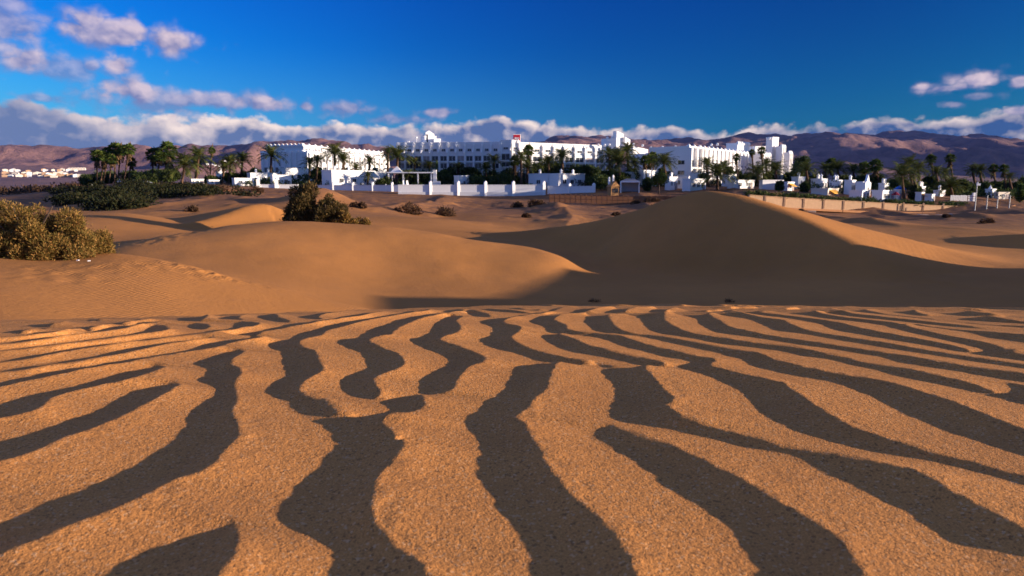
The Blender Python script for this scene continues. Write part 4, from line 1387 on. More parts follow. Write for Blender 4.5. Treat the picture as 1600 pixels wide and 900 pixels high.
# --- broadleaf trees and hedge trees: trunk > crown
def tree(name, label, px, row_top, dist, wpx, seed, mat='broad', group=None, leaves=3400, trunk_show=0.25, size=0.40):
    x, y, z = gpx(px, dist)
    top = at(px, row_top, dist)[2]
    h = max(1.2, top - z)
    w = wpx / 2 / FPX * dist * 1.2
    r = random.Random(seed)
    root = thing(name, label, 'tree', (x, y, z), 0, group)
    ch = h * (1 - trunk_show)
    lobes = []
    for i in range(16):
        a, q, t = r.uniform(0, 6.28), math.sqrt(r.random()), r.random()
        prof = math.sin(math.pi * (0.15 + 0.80 * t)) ** 0.6
        rr = w * r.uniform(0.28, 0.46)
        lobes.append((math.cos(a) * q * (w - rr * 0.7) * prof, math.sin(a) * q * (w - rr * 0.7) * prof, h - ch + rr * 0.6 + t * max(ch - rr * 1.5, 0.1), rr, rr, rr * 0.9))
    v, f = leaf_cloud(lobes, leaves, size, seed, 0.2, 1.7, 0.5)
    link('crown', mesh_np('crown', v, f, M[mat]), root)
    b = MB()
    b.tube([(0, 0, -0.3), (0.05, 0, h * 0.3), (-0.04, 0.05, h * 0.62)], [0.07 * h * 0.5 + .06, 0.05 * h * 0.5 + .04, 0.03], 7)
    for i in range(5):
        a = 1.26 * i + r.uniform(-.3, .3)
        b.tube([(0, 0, h * r.uniform(0.25, 0.45)), (w * .35 * math.cos(a), w * .35 * math.sin(a), h * 0.6), (w * .7 * math.cos(a), w * .7 * math.sin(a), h * r.uniform(.68, .85))], [0.05, 0.035, 0.012], 5)
    b.build('trunk', M['bark'], root, smooth=True)
    return root


GT = 'garden trees round the hotel'
TREES = [
 ('garden_tree', 'dense dark tree at the far left foot of the tall palm clump', 143, 272, 214, 24, 1),
 ('garden_tree', 'dark spreading tree behind the trunks of the tall palm clump', 176, 266, 218, 38, 2),
 ('garden_tree', 'dark tree filling the gap right of the tall palm clump', 216, 266, 216, 32, 3),
 ('garden_tree', 'large dark tree under the two touching fan palms', 248, 264, 212, 38, 4),
 ('garden_tree', 'dark round tree left of the stout trunked date palm', 272, 263, 192, 30, 5),
 ('garden_tree', 'dark low tree behind the round shaded parasols on the bank', 232, 274, 185, 36, 6),
 ('garden_tree', 'small dark tree at the foot of the shaded hotel end', 404, 262, 212, 20, 7),
 ('garden_tree', 'dark rounded tree just left of the white gateway posts', 436, 277, 196, 26, 8),
 ('garden_tree', 'small leafy tree between the canopy roof and the garden wall', 603, 277, 188, 26, 9),
 ('garden_tree', 'bright green round tree below the balconied block', 692, 265, 196, 22, 10),
 ('garden_tree', 'dark tree behind the small white hut in the garden', 727, 262, 206, 26, 11),
 ('garden_tree', 'dark spreading tree under the palms left of the red sign', 752, 272, 192, 40, 12),
 ('garden_tree', 'dark tree under the red sign beside the columnar palm', 785, 270, 190, 34, 13),
 ('garden_tree', 'dense dark tree before the first lit balconies', 845, 247, 210, 36, 14),
 ('garden_tree', 'dense dark tree at the left of the broad palm', 868, 252, 208, 34, 15),
 ('garden_tree', 'dense dark tree right of the broad palm', 898, 256, 204, 36, 16),
 ('garden_tree', 'dark tree below the last lit balconies', 925, 257, 202, 34, 17),
 ('garden_tree', 'very dark tree over the right end of the low white wall', 938, 272, 178, 34, 18),
 ('garden_tree', 'dark shrubby tree behind the timber kiosk', 970, 268, 186, 30, 19),
 ('garden_tree', 'dark small tree between the car port and the clipped tree', 1009, 279, 174, 14, 20),
 ('garden_tree', 'dark bushy tree left of the round tower palm', 1134, 262, 190, 22, 21),
 ('garden_tree', 'tall loose dark tree right of the stepped white end block', 1246, 243, 196, 30, 22),
 ('garden_tree', 'dark green tree at the foot of the tall loose tree', 1240, 262, 184, 20, 23),
 ('garden_tree', 'rounded green tree before the first lit villa', 1254, 286, 158, 14, 24),
 ('garden_tree', 'green tree before the long garden wall of the villas', 1214, 283, 160, 10, 25),
 ('garden_tree', 'dark tree between the lit villas and the yellow awning', 1424, 290, 157, 16, 26),
 ('garden_tree', 'dark round tree under the two tall thin fan palms', 1494, 281, 170, 26, 27),
 ('garden_tree', 'dark tree left of the dense palm pair', 1508, 286, 174, 22, 28),
 ('garden_tree', 'dark leafy tree under the dense palm pair', 1528, 284, 176, 28, 29),
 ('garden_tree', 'dark tree behind the last thin fan palms', 1560, 283, 184, 26, 30),
 ('garden_tree', 'tall dark tree at the right picture edge', 1592, 276, 180, 28, 31),
 ('garden_tree', 'dark tree beside the one at the right edge', 1578, 284, 178, 20, 32),
 ('garden_tree', 'pale green round tree at the top of the sloping boardwalk', 1588, 288, 160, 14, 33, 'hedge'),
 ('garden_tree', 'dark tree behind the dark palms on the far right', 1468, 284, 172, 30, 34),
 ('garden_tree', 'dark tree behind the villas with pointed chimneys', 1386, 280, 182, 26, 35),
 ('garden_tree', 'dark tree filling the gap behind the trio of palms', 1316, 274, 196, 34, 36),
]
TREES += [('garden_tree', lab, px, row, d, w, 60 + k) for k, (px, row, d, w, lab) in enumerate([
 (634, 266, 203, 24, 'leafy dark tree behind the pyramid tent roof'), (660, 264, 204, 28, 'dark tree under the stepped roof tower'), (704, 260, 206, 24, 'dark tree right of the bright green round tree'),
 (738, 261, 204, 26, 'dark tree before the middle balconies of the shaded front'), (768, 266, 196, 28, 'dark spreading tree at the foot of the palm over the balconies'), (798, 262, 198, 26, 'dark tree under the corner bay'),
 (838, 256, 204, 30, 'dark tree right of the palm clump by the red sign'), (912, 258, 200, 26, 'dark tree before the second last lit balcony'), (950, 264, 190, 30, 'dark tree under the big palm cluster'),
 (986, 262, 192, 26, 'dark tree at the right foot of the big palm cluster'), (1030, 262, 194, 18, 'dark tree under the leaning palm'), (1092, 268, 190, 20, 'dark tree left of the corner palm of the right block'),
 (1146, 266, 188, 22, 'dark leafy tree at the foot of the thin long palm'), (1166, 268, 188, 24, 'dark tree before the ground floor of the right block'), (1200, 268, 184, 24, 'dark tree behind the stout palm'),
 (1226, 270, 182, 22, 'dark tree left of the loose tree at the end block'), (1276, 272, 190, 28, 'dark tree left of the trio of palms'), (1340, 273, 188, 30, 'dark tree under the rounded single palm'),
 (1362, 272, 188, 26, 'dark tree under the broad fan palm'), (1400, 278, 178, 26, 'dark tree behind the large palm by the blue canopy'), (1444, 276, 178, 26, 'dark tree under the bright trunked palm'),
 (1548, 284, 180, 24, 'dark tree between the dense pair and the last fan palms'), (500, 262, 206, 20, 'dark tree at the lit corner of the left wing'), (548, 262, 200, 22, 'dark tree right of the large dark palm'),
 (590, 264, 202, 22, 'dark tree at the far end of the lit left wing'), (390, 268, 206, 24, 'dark tree left of the shaded hotel end'), (336, 276, 196, 24, 'dark tree below the solitary thin fan palm'), (366, 270, 204, 26, 'dark tree within the palm group left of the hotel')])]
for t in TREES:
    tree(t[0], t[1], t[2], t[3], t[4], t[5], t[6], t[7] if len(t) > 7 else 'broad', GT, trunk_show=0.12)
tree('clipped_tree', 'clipped flat round tree with bright green crown on a bare trunk', 1027, 269, 166, 26, 77, 'hedge', None, 4200, 0.48, 0.22)

# --- shrubs on the sand
def at_ground(px, dist):
    return gpx(px, dist)


x, y, z = at_ground(30, 15.2)
shrub('tamarisk_bush', 'large golden tamarisk bush on the crest of the near left dune', (x - 0.25, y + 0.55, z - 0.12), 1.98, 1.1, 1.52, 84000, 0.048, M['tamarisk'], 21, 105, 0.23, up=0.7, aspect=2.6, cat='bush', stems=14)
x, y, z = at_ground(138, 16.1)
shrub('tamarisk_bush', 'low golden tuft at the right foot of the large tamarisk', (x, y + 0.25, z - 0.06), 0.40, 0.35, 0.46, 9000, 0.044, M['tamarisk'], 22, 18, 0.13, up=0.7, aspect=2.6, cat='bush')
x, y, z = at_ground(478, 56)
shrub('tamarisk_bush', 'tall dark green tamarisk bush standing behind the middle dune', (x, y, z - 0.3), 1.55, 1.4, 4.0, 22000, 0.17, M['tamarisk_dark'], 23, 50, 0.50, up=0.6, aspect=2.4, cat='bush', stems=9)
x, y, z = at_ground(512, 55.5)
shrub('tamarisk_bush', 'sprawling brown skirt of branches right of the tall dark bush', (x, y, z - 0.2), 2.0, 1.2, 2.7, 14000, 0.15, M['tamarisk_dark'], 24, 36, 0.40, up=0.5, aspect=2.4, cat='bush', stems=9)
x, y, z = at_ground(548, 55)
shrub('tamarisk_bush', 'lowest brown tail of branches at the right end of the tall dark bush', (x, y, z - 0.15), 1.9, 1.0, 1.45, 9000, 0.14, M['tamarisk'], 25, 24, 0.30, up=0.5, aspect=2.4, cat='bush', stems=7)
SH = 'dry shrubs on the sand below the hotel'
for i, (px, d, wpx, hpx, lab) in enumerate([
    (637, 96, 42, 18, 'wide brown shrub, leftmost below the white boundary wall'), (695, 100, 30, 17, 'round brown shrub below the second tall wall post'),
    (810, 128, 22, 12, 'left one of the twin round shrubs at the wall end'), (839, 126, 28, 15, 'right and larger one of the twin round shrubs at the wall end'),
    (822, 100, 15, 7, 'small dark shrub in front of the twin round shrubs'), (962, 105, 13, 9, 'small dark shrub on the rough sand before the timber fence'), (1019, 122, 12, 7, 'small shrub at the foot of the big dune slope'),
    (303, 84, 20, 11, 'straw coloured tuft on the shaded left slope'), (384, 118, 26, 12, 'brown shrub on the slope left of the white wall'), (421, 84, 12, 9, 'dry tuft behind the lit little hump'),
    (560, 92, 30, 9, 'low brown shrub right of the tall dark bush'), (345, 135, 40, 12, 'low brown shrub below the left garden walls'), (404, 140, 30, 9, 'low dry shrub at the left end of the white wall'),
    (1020, 138, 30, 8, 'low green brown shrub above the timber fence'), (1070, 140, 34, 8, 'low shrub left of the dune top'), (995, 140, 26, 7, 'low shrub before the car port'),
    (1534, 105, 34, 10, 'dark flat shrub on the sand at the foot of the boardwalk'), (1476, 118, 14, 6, 'small dark shrub between the pale rocks'), (1250, 128, 10, 4, 'tiny dark shrub beside the pale step'),
    (930, 472, 22, 6, None)]):
    if lab is None:
        continue
    x, y, z = at_ground(px, d)
    w, h = wpx / 2 / FPX * d, hpx / FPX * d
    shrub('dry_shrub', lab, (x, y, z - 0.08), w, w * 0.8, h, 1500, 0.16 + 0.05 * h, M['dryshrub'], 40 + i, 10, h * 0.42, SH, aspect=2.6)
for px, d, lab, sc in [(930, 28.6, 'flat tuft of dry twigs on the shaded sand, left of the two', 0.24), (1145, 28.4, 'flat tuft of dry twigs on the shaded sand, right of the two', 0.34)]:
    x, y, z = at_ground(px, d)
    shrub('dry_tuft', lab, (x, y, z - 0.03), sc, sc * 0.7, 0.08, 300, 0.07, M['dryshrub'], int(px), 6, 0.09, aspect=5.0, cat='tuft')


# --- dark scrub that covers the left bank and the flat land behind, hedges on the walls
def scatter(name, label, spots, leaves, size, mat, seed, cat):
    V, F, n0 = [], [], 0
    for i, (x, y, z, w, h) in enumerate(spots):
        r = random.Random(seed * 97 + i)
        lob = [(x + r.uniform(-.6, .6) * w, y + r.uniform(-.6, .6) * w, z + r.uniform(0.15, .6) * h, w * r.uniform(.4, .7), w * r.uniform(.4, .7), h * r.uniform(.35, .6)) for _ in range(4)]
        v, f = leaf_cloud(lob, leaves, size, seed * 131 + i, 0.3, 1.6)
        V.append(v)
        F.append(f + n0)
        n0 += len(v)
    o = link(name, mesh_np(name, np.concatenate(V), np.concatenate(F), mat))
    return tag(o, label, cat, kind='stuff')


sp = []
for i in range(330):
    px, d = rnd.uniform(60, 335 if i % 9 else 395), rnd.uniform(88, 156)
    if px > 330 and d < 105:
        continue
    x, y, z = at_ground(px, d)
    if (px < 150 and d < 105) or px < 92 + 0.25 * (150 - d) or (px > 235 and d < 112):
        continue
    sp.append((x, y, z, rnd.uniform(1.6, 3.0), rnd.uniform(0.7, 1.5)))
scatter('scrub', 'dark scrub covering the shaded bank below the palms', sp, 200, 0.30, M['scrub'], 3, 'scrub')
sp = []
for i in range(120):
    px, d = rnd.uniform(-60, 175), rnd.uniform(210, 300)
    x, y, z = at_ground(px, d)
    sp.append((x, y, z - 0.2, rnd.uniform(1.8, 3.4), rnd.uniform(1.4, 3.0)))
scatter('scrub', 'olive scrub on the flat land behind the near bush', sp, 80, 0.55, M['dryshrub'], 4, 'scrub')
# shrubbery that fills the gardens between the houses and the hotel
sp = []
for i in range(330):
    px, d = rnd.uniform(395, 1240), rnd.uniform(186, 212)
    x, y, z = at_ground(px, d)
    if fbm(np.array([x * 0.09]), np.array([y * 0.09]), 2)[0] < -0.12:
        continue
    sp.append((x, y, z, rnd.uniform(1.4, 2.8), rnd.uniform(1.5, 4.6) * (0.6 + 0.4 * (d > 198))))
scatter('shrubbery', 'dark green garden shrubbery between the white houses and the hotel', sp, 110, 0.42, M['broad'], 6, 'shrubbery')
sp = []
for i in range(150):
    px, d = rnd.uniform(1235, 1640), rnd.uniform(166, 196)
    x, y, z = at_ground(px, d)
    sp.append((x, y, z, rnd.uniform(1.2, 2.4), rnd.uniform(1.0, 3.0)))
scatter('shrubbery', 'dark shrubbery behind the villas on the right', sp, 100, 0.42, M['broad'], 7, 'shrubbery')

# ------------------------------------------------------------------ hotel blocks
def V2(a):
    return Vector((a[0], a[1]))


def pane_mesh(name, w, h, mat):
    return MB().add([(-w / 2, -0.02, 0), (w / 2, -0.02, 0), (w / 2, -0.02, h), (-w / 2, -0.02, h)], [(0, 1, 2, 3)]).mesh(name, mat)


def window_mesh(w, h, t=0.14, mull=1):
    b = MB()
    b.box(-w / 2, w / 2, -0.10, 0.02, 0, t).box(-w / 2, w / 2, -0.10, 0.02, h - t, h)
    b.box(-w / 2, -w / 2 + t, -0.098, 0.02, t, h - t).box(w / 2 - t, w / 2, -0.098, 0.02, t, h - t)
    for i in range(mull):
        x = -w / 2 + w * (i + 1) / (mull + 1)
        b.box(x - t * 0.4, x + t * 0.4, -0.09, 0.02, t, h - t)
    return b.mesh('window', M['frame'])


class Block:
    """a white hotel block: one thing whose walls, windows, fins and towers are its parts"""
    def __init__(self, name, label, loc, cat='hotel', group=None):
        self.root = thing(name, label, cat, loc, 0, group)
        self.o = Vector(loc)

    def part(self, name, mesh, p, rz=0.0, parent=None):
        return link(name, mesh, self.root, Vector(p) - self.o, rz)

    def solid(self, name, pts, z0, z1, mat=None, parapet=0.5):
        """a mass with a parapet rim round its flat roof"""
        c = sum((V2(p) for p in pts), Vector((0, 0))) / len(pts)
        rel = [(p[0] - c.x, p[1] - c.y) for p in pts]
        b = MB().prism(rel, 0, z1 - z0)
        n = len(rel)
        for i in range(n):
            a, d = Vector(rel[i]), Vector(rel[(i + 1) % n])
            t = (d - a).normalized()
            L = (d - a).length
            nn = Vector((t.y, -t.x)) if sum(rel[j][0] * rel[(j + 1) % n][1] - rel[(j + 1) % n][0] * rel[j][1] for j in range(n)) > 0 else Vector((-t.y, t.x))
            q = [a + nn * 0.06 - t * 0.05, d + nn * 0.06 + t * 0.05, d - nn * 0.22 - t * 0.2, a - nn * 0.22 + t * 0.2]
            b.prism([(v.x, v.y) for v in q], z1 - z0 - 0.35, z1 - z0 + parapet)
        return self.part(name, b.mesh(name, mat or M['white']), (c.x, c.y, z0))

    def face(self, P, Q, z0, z1, bays, floors, pil=0.42, dep=0.9, fins=True, dome=False):
        """a front from P to Q (left to right as seen): piers, balcony fronts, windows per floor.
        floors: list of (bottom, top, kind) with kind 'loggia', 'window', 'blank'"""
        P, Q = V2(P), V2(Q)
        d = (Q - P).normalized()
        L = (Q - P).length
        rz = math.atan2(d.y, d.x)
        bw = L / bays
        at_ = lambda s, y, z: (P.x + d.x * s + d.y * y, P.y + d.y * s - d.x * y, z)     # y>0 comes out of the wall
        if pil > 0:
            me = MB().box(-pil / 2, pil / 2, -dep, 0.05, 0, z1 - z0).mesh('pier', M['white'])
            for i in range(bays + 1):
                self.part('pier', me, at_(min(max(i * bw, pil / 2), L - pil / 2), 0, z0), rz)
        for (a, b_, kind) in floors:
            fh = b_ - a
            if kind == 'loggia':
                me = MB().box(0, L, -dep + 0.06, -dep + 0.20, 0, 0.32).box(0, L, -dep + 0.20, 0.02, -0.12, 0.10).mesh('balcony_front', M['white'])
                self.part('balcony_front', me, at_(0, 0, a), rz)
                w, h = bw * 0.80, fh * 0.80
                wm, pm = window_mesh(w, h), pane_mesh('pane', w - 0.2, h - 0.2, M['glass'])
                cm = pane_mesh('pane', w - 0.2, h - 0.2, M['curtain'])
                for i in range(bays):
                    wo = self.part('window', wm, at_((i + .5) * bw, 0.02, a + 0.16), rz)
                    link('pane', cm if (i * 7 + int(a)) % 4 == 1 else pm, wo, (0, -0.03, 0.1))
            elif kind in ('window', 'small'):
                w, h = (bw * 0.50, fh * 0.42) if kind == 'window' else (bw * 0.46, fh * 0.26)
                wm, pm = window_mesh(w, h, 0.10), pane_mesh('pane', w - 0.16, h - 0.16, M['glass'])
                for i in range(bays):
                    wo = self.part('window', wm, at_((i + .5) * bw, 0.04, a + fh * (0.36 if kind == 'window' else 0.30)), rz)
                    link('pane', pm, wo, (0, -0.03, 0.08))
                if kind == 'small':
                    # sloping shade fins beside the attic windows
                    fm = MB().add([(-.16, 0, 0), (.16, 0, 0), (.16, 0, 1.5), (-.16, 0, 1.5), (-.16, -1.15, 0), (.16, -1.15, 0)],
                                  [(0, 3, 2, 1), (0, 1, 5, 4), (4, 5, 2, 3), (0, 4, 3), (1, 2, 5)]).mesh('shade_fin', M['white'])
                    for i in range(bays):
                        self.part('shade_fin', fm, at_((i + .93) * bw, 0.0, a + fh * 0.18), rz)
        if fins:
            if dome:
                fm = MB().box(-.32, .32, -.30, .30, 0, .35).dome((0, 0, .35), .40).mesh('roof_knob', M['white'])
            else:
                fm = MB().box(-.46, .46, -.42, .42, 0, .75, 0.12).dome((0, 0, .75), .30).mesh('roof_knob', M['white'])
            for i in range(bays + 1):
                self.part('roof_knob', fm, at_(min(max(i * bw, .4), L - .4), -0.12, z1), rz)


def zrow(row, y):
    return at(800, row, y)[2]


# left wing: shaded end to the left, long sunlit face running back to the right
cx, cy = at(482, 260, 235)[:2]
d2 = Vector((18, 48)).normalized()
e2 = Vector((-48, 18)).normalized()
C0, R0, L0 = Vector((cx, cy)), Vector((cx, cy)) + d2 * 52, Vector((cx, cy)) + e2 * 19
zg = 0.8
b = Block('hotel_wing', 'white hotel wing on the left, its blue shaded end towards the large bush', (cx, cy, zg))
zt, zm = zrow(228.0, 235), zrow(239, 235)
b.solid('wall', [tuple(C0), tuple(R0), tuple(R0 + e2 * 19), tuple(L0)], zg, zm)
S1_, S2_ = C0 + e2 * 1.6 + d2 * 0.9, R0 + e2 * 1.6
b.solid('upper_storey', [tuple(C0 + e2 * 2.2 + d2 * 0.4), tuple(R0 + e2 * 2.2), tuple(R0 + e2 * 17.5), tuple(C0 + e2 * 17.5 + d2 * 0.4)], zm + 0.51, zt)
f3 = (zm - zg) / 3
b.face(tuple(L0), tuple(C0), zg, zm, 8, [(zg, zg + f3, 'loggia'), (zg + f3, zg + 2 * f3, 'window'), (zg + 2 * f3, zm, 'blank')], 0.3, 0.5)
b.face(tuple(C0), tuple(R0), zg, zm, 15, [(zg, zg + f3, 'loggia'), (zg + f3, zg + 2 * f3, 'loggia'), (zg + 2 * f3, zm, 'small')], 0.4, 0.7)
b.face(tuple(C0 + e2 * 17.5 + d2 * 0.4), tuple(C0 + e2 * 2.2 + d2 * 0.4), zm + 0.5, zt, 9, [], 0.0, 0.3)
b.face(tuple(C0 + e2 * 2.2 + d2 * 0.4), tuple(R0 + e2 * 2.2), zm + 0.5, zt, 15, [(zm + 0.6, zt, 'small')], 0.3, 0.3)
eo = L0 + e2 * 5 + d2 * 4
b.solid('end_annex', [tuple(L0 + d2 * 3), tuple(L0 + d2 * 17), tuple(L0 + d2 * 17 + e2 * 3.4), tuple(L0 + d2 * 3 + e2 * 3.4)], zg, zrow(238, 245))
b.face(tuple(L0 + d2 * 3 + e2 * 3.4), tuple(L0 + d2 * 3), zg, zrow(238, 245), 2, [(zg + 1, zg + 5, 'window')], 0.0, 0.3, False)

# central block: bent front with the red sign over the corner
Cc, Lc, Rc = Vector((-1.0, 205)), Vector((-34.6, 208.6)), Vector((33.0, 224.0))
nl = Vector(((Cc - Lc).y, -(Cc - Lc).x)).normalized()
nr = Vector(((Rc - Cc).y, -(Rc - Cc).x)).normalized()
zg = 0.6
zt = zrow(224.0, 205)
b = Block('balcony_hotel', 'long white balconied hotel block bent in the middle under the red sign', (-1, 205, zg))
CENTRAL = b
b.solid('wall', [tuple(Lc), tuple(Cc), tuple(Rc), tuple(Rc - nr * 15), (0, 222), tuple(Lc - nl * 15)], zg, zt)
fh = (zt - zg) / 4
r1, r2, r3 = zrow(264.5, 205), zrow(253, 205), zrow(241.5, 205)
fl = [(zg, r1, 'loggia'), (r1, r2, 'loggia'), (r2, r3, 'loggia'), (r3, zt, 'small')]
b.face(tuple(Lc), tuple(Cc), zg, zt - 0.5, 13, fl, 0.42, 0.50)
b.face(tuple(Cc), tuple(Rc), zg, zt - 0.5, 10, fl, 0.42, 0.65)
# projecting bay at the bend
k0 = Cc + Vector((0, -1.5))
b.solid('corner_bay', [(-3.4, 203.8), (-0.2, 203.2), (2.2, 204.0), (2.4, 206.2), (-3.4, 206.2)], zrow(268, 204), zt + 0.4)
b.face((-3.4, 203.8), (-0.2, 203.2), zrow(268, 204), zt, 1, [(zrow(262, 204), zrow(252, 204), 'loggia'), (zrow(252, 204), zrow(238, 204), 'loggia'), (zrow(238, 204), zt, 'small')], 0.4, 0.5, False)
b.face((-0.2, 203.2), (2.2, 204.0), zrow(268, 204), zt, 1, [(zrow(252, 204), zrow(238, 204), 'loggia'), (zrow(238, 204), zt, 'small')], 0.4, 0.5, True)
# stepped tower over the left end
ty = 212.5
def tow(px0, px1, row, y, dep, name, base_row=230, turn=0.35):
    x0, x1 = at(px0, row, y)[0], at(px1, row, y)[0]
    w = x1 - x0
    n = Vector((math.sin(turn), -math.cos(turn)))
    t = Vector((math.cos(turn), math.sin(turn)))
    W_ = w / (math.cos(turn) + dep * math.sin(turn))
    p = Vector((x0, y)) - Vector((0, 0)) + Vector((dep * W_ * math.sin(turn), 0))
    p0 = p
    pts = [tuple(p0), tuple(p0 + t * W_), tuple(p0 + t * W_ - n * W_ * dep), tuple(p0 - n * W_ * dep)]
    return pts, zrow(base_row, y), zrow(row, y), t, n, W_
pts, za, zb_, t_, n_, W_ = tow(659, 681, 213, ty, 0.7, 'a')
b.solid('tower_body', pts, za - 2, zb_, parapet=0.2)
q0 = Vector(pts[0]) + t_ * W_ * 0.18
gm = MB().extrude_xz([(-1.0, 0), (-1.0, zrow(207, ty) - zb_), (0.1, zrow(203.6, ty) - zb_), (1.75, zrow(209, ty) - zb_), (1.75, 0)], 0, 1.3).mesh('tower_gable', M['white'])
b.part('tower_gable', gm, (q0.x + 0.6, q0.y + 0.3, zb_), math.atan2(t_.y, t_.x))
sm = MB().box(-.22, .22, -.06, .1, 0, 3.2).mesh('tower_slit', M['glass'])
q1 = Vector(pts[0]) + t_ * W_ * 0.22
b.part('tower_slit', sm, (q1.x, q1.y, zb_ - 2.6), math.atan2(t_.y, t_.x))
pts, za, zb_, t_, n_, W_ = tow(676, 688, 218, ty - 0.5, 0.6, 'b')
b.solid('tower_step', pts, za - 2, zb_, parapet=0.3)
pts, za, zb_, t_, n_, W_ = tow(637, 661, 227, ty + 0.5, 0.35, 'c', 232)
b.solid('roof_parapet', pts, za - 1, zb_, parapet=0.5)
pm_ = MB().box(-.4, .4, -.4, .4, 0, 1.4, .1).mesh('roof_knob', M['white'])
x_ = at(638.5, 226, ty)
b.part('roof_knob', pm_, (x_[0], ty, zrow(228, ty)))
lm = MB().tube([(0, 0, 0), (0, 0, 2.2)], [.05, .05], 6).dome((0, 0, 2.2), .42, 0.7, 8, 4, True).mesh('roof_lamp', M['white'])
for px in (651.5,):
    x_ = at(px, 226, ty)
    b.part('roof_lamp', lm, (x_[0], ty - 1, zrow(226.5, ty - 1)))
# square tower at the right end
ty = 222.0
def slab(name, px0, px1, row, base_row, y, turn, dep, slope=0.0):
    pts, za, zb_, t_, n_, W_ = tow(px0, px1, row, y, dep, name, base_row, turn)
    c = sum((V2(p) for p in pts), Vector((0, 0))) / 4
    rel = [(p[0] - c.x, p[1] - c.y) for p in pts]
    h = zb_ - za
    vs = [(p[0], p[1], 0) for p in rel] + [(p[0], p[1], h - (slope if i in (1, 2) else 0)) for i, p in enumerate(rel)]
    me = MB().add(vs, [(3, 2, 1, 0), (4, 5, 6, 7), (0, 1, 5, 4), (1, 2, 6, 5), (2, 3, 7, 6), (3, 0, 4, 7)]).mesh(name, M['white'])
    return b.part(name, me, (c.x, c.y, za))
slab('square_tower', 959, 976, 204.5, 236, ty, 0.62, 0.55, 0.85)
slab('tower_step', 973, 986, 214, 236, ty + 0.6, 0.62, 0.6, 0.75)
slab('tower_annex', 946, 961, 217, 236, ty + 1.5, -0.55, 0.5, 0.0)
slab('end_wall', 981, 1016, 228, 262, 219.0, 0.55, 0.5, 0.9)
slab('low_wing', 990, 1026, 241, 285, 216.0, -0.25, 0.35, 0.0)
dm = MB().box(-.3, .3, -.3, .3, 0, .4).dome((0, 0, .4), .42).mesh('roof_knob', M['white'])
for px, row, y in ((949, 216.5, 223), (956.5, 215.5, 223), (952, 227.5, 217.5), (935, 227.5, 219), (945, 228, 219), (1004, 228.5, 219.5), (1017, 239.5, 216.5), (990, 226.5, 219.5)):
    x_ = at(px, row, y)
    b.part('roof_knob', dm, (x_[0], y, zrow(row + 1.0, y)))

# the red sign on the corner
sx, sz = at(807.5, 225, 203.6)[0], zrow(225.2, 203.6)
sg_ = thing('hotel_sign', 'square red rooftop sign with white letters above the bend of the hotel', 'sign', (sx, 204.2, zt + 0.3), 0.10)
wS, hS = 2.25, 2.25
MB().box(-wS / 2, wS / 2, 0, 1.1, 0.0, hS).build('sign_box', M['white'], sg_, bevel=0.06)
MB().box(-wS / 2 + .13, wS / 2 - .13, -0.05, 0.0, 0.13, hS - .13).build('red_panel', M['red'], sg_)
tcu = bpy.data.curves.new('lettering', 'FONT')
tcu.body = 'RIU'
tcu.align_x = 'CENTER'
tcu.size = 0.85
tcu.extrude = 0.03
tcu.offset = 0.02
tcu.materials.append(M['signwhite'])
tob = bpy.data.objects.new('lettering', tcu)
COL.objects.link(tob)
bpy.context.view_layer.update()
tme = bpy.data.meshes.new_from_object(tob)
bpy.data.objects.remove(tob)
to = link('lettering', tme, sg_, (0, -0.09, 0.80))
to.rotation_euler = (math.pi / 2, 0, 0)

# right block: shaded left end, corner, long sunlit face, stepped right end with a round tower
cx, cy = at(1075, 260, 200)[:2]
d3 = Vector((20.2, 25)).normalized()
e3 = Vector((-25, 20.2)).normalized()
C0 = Vector((cx, cy))
zg = 0.3
zt = zrow(230.5, 200)
b = Block('stepped_hotel', 'white hotel block on the right stepping up to a square tower', (cx, cy, zg))
b.solid('wall', [tuple(C0), tuple(C0 + d3 * 62), tuple(C0 + d3 * 62 + e3 * 12.5), tuple(C0 + e3 * 12.5)], zg, zt)
f4 = (zt - zg) / 4
b.face(tuple(C0 + e3 * 12.5), tuple(C0), zg, zt, 3, [(zg + f4, zg + 2 * f4, 'window'), (zg + 2 * f4, zg + 3 * f4, 'window')], 0.0, 0.3, True, True)
b.face(tuple(C0), tuple(C0 + d3 * 8), zg, zt, 2, [(zg + f4, zg + 2 * f4, 'loggia'), (zg + 2 * f4, zg + 3 * f4, 'loggia')], 0.35, 1.0)
b.face(tuple(C0 + d3 * 8), tuple(C0 + d3 * 62), zg, zt, 17, [(zg, zg + f4, 'loggia'), (zg + f4, zg + 2 * f4, 'loggia'), (zg + 2 * f4, zg + 3 * f4, 'small'), (zg + 3 * f4, zt, 'blank')], 0.4, 0.5)
def box_px(name, px0, px1, row, base_row, y, turn, dep, parapet=0.4):
    pts, za, zb_, t_, n_, W_ = tow(px0, px1, row, y, dep, name, base_row, turn)
    b.solid(name, pts, za, zb_, parapet=parapet)
    return pts, za, zb_
TU = 0.80
p_, za, zb_ = box_px('upper_block', 1139, 1182, 225, 262, 236, TU, 0.45)
b.face(p_[0], p_[1], za, zb_, 6, [(zb_ - 4.2, zb_ - 0.6, 'small')], 0.0, 0.3, True)
p_, za, zb_ = box_px('middle_block', 1180, 1212, 242, 282, 229, TU, 0.5)
b.face(p_[0], p_[1], za, zb_, 5, [(zb_ - 5.5, zb_ - 1, 'window')], 0.3, 0.3, True)
box_px('back_block', 1176, 1206, 230, 262, 245, 0.3, 0.5)
p_, za, zb_ = box_px('tower', 1201, 1220, 214.5, 268, 238, 0.55, 0.8, 0.15)
p_, za, zb_ = box_px('tower_shoulder', 1215, 1231, 230, 280, 236, TU, 0.6)
b.face(p_[0], p_[1], za, zb_, 2, [(zb_ - 6.5, zb_ - 1, 'window')], 0.3, 0.3, True)
p_, za, zb_ = box_px('end_block', 1227, 1241, 240, 285, 233, TU, 0.6)
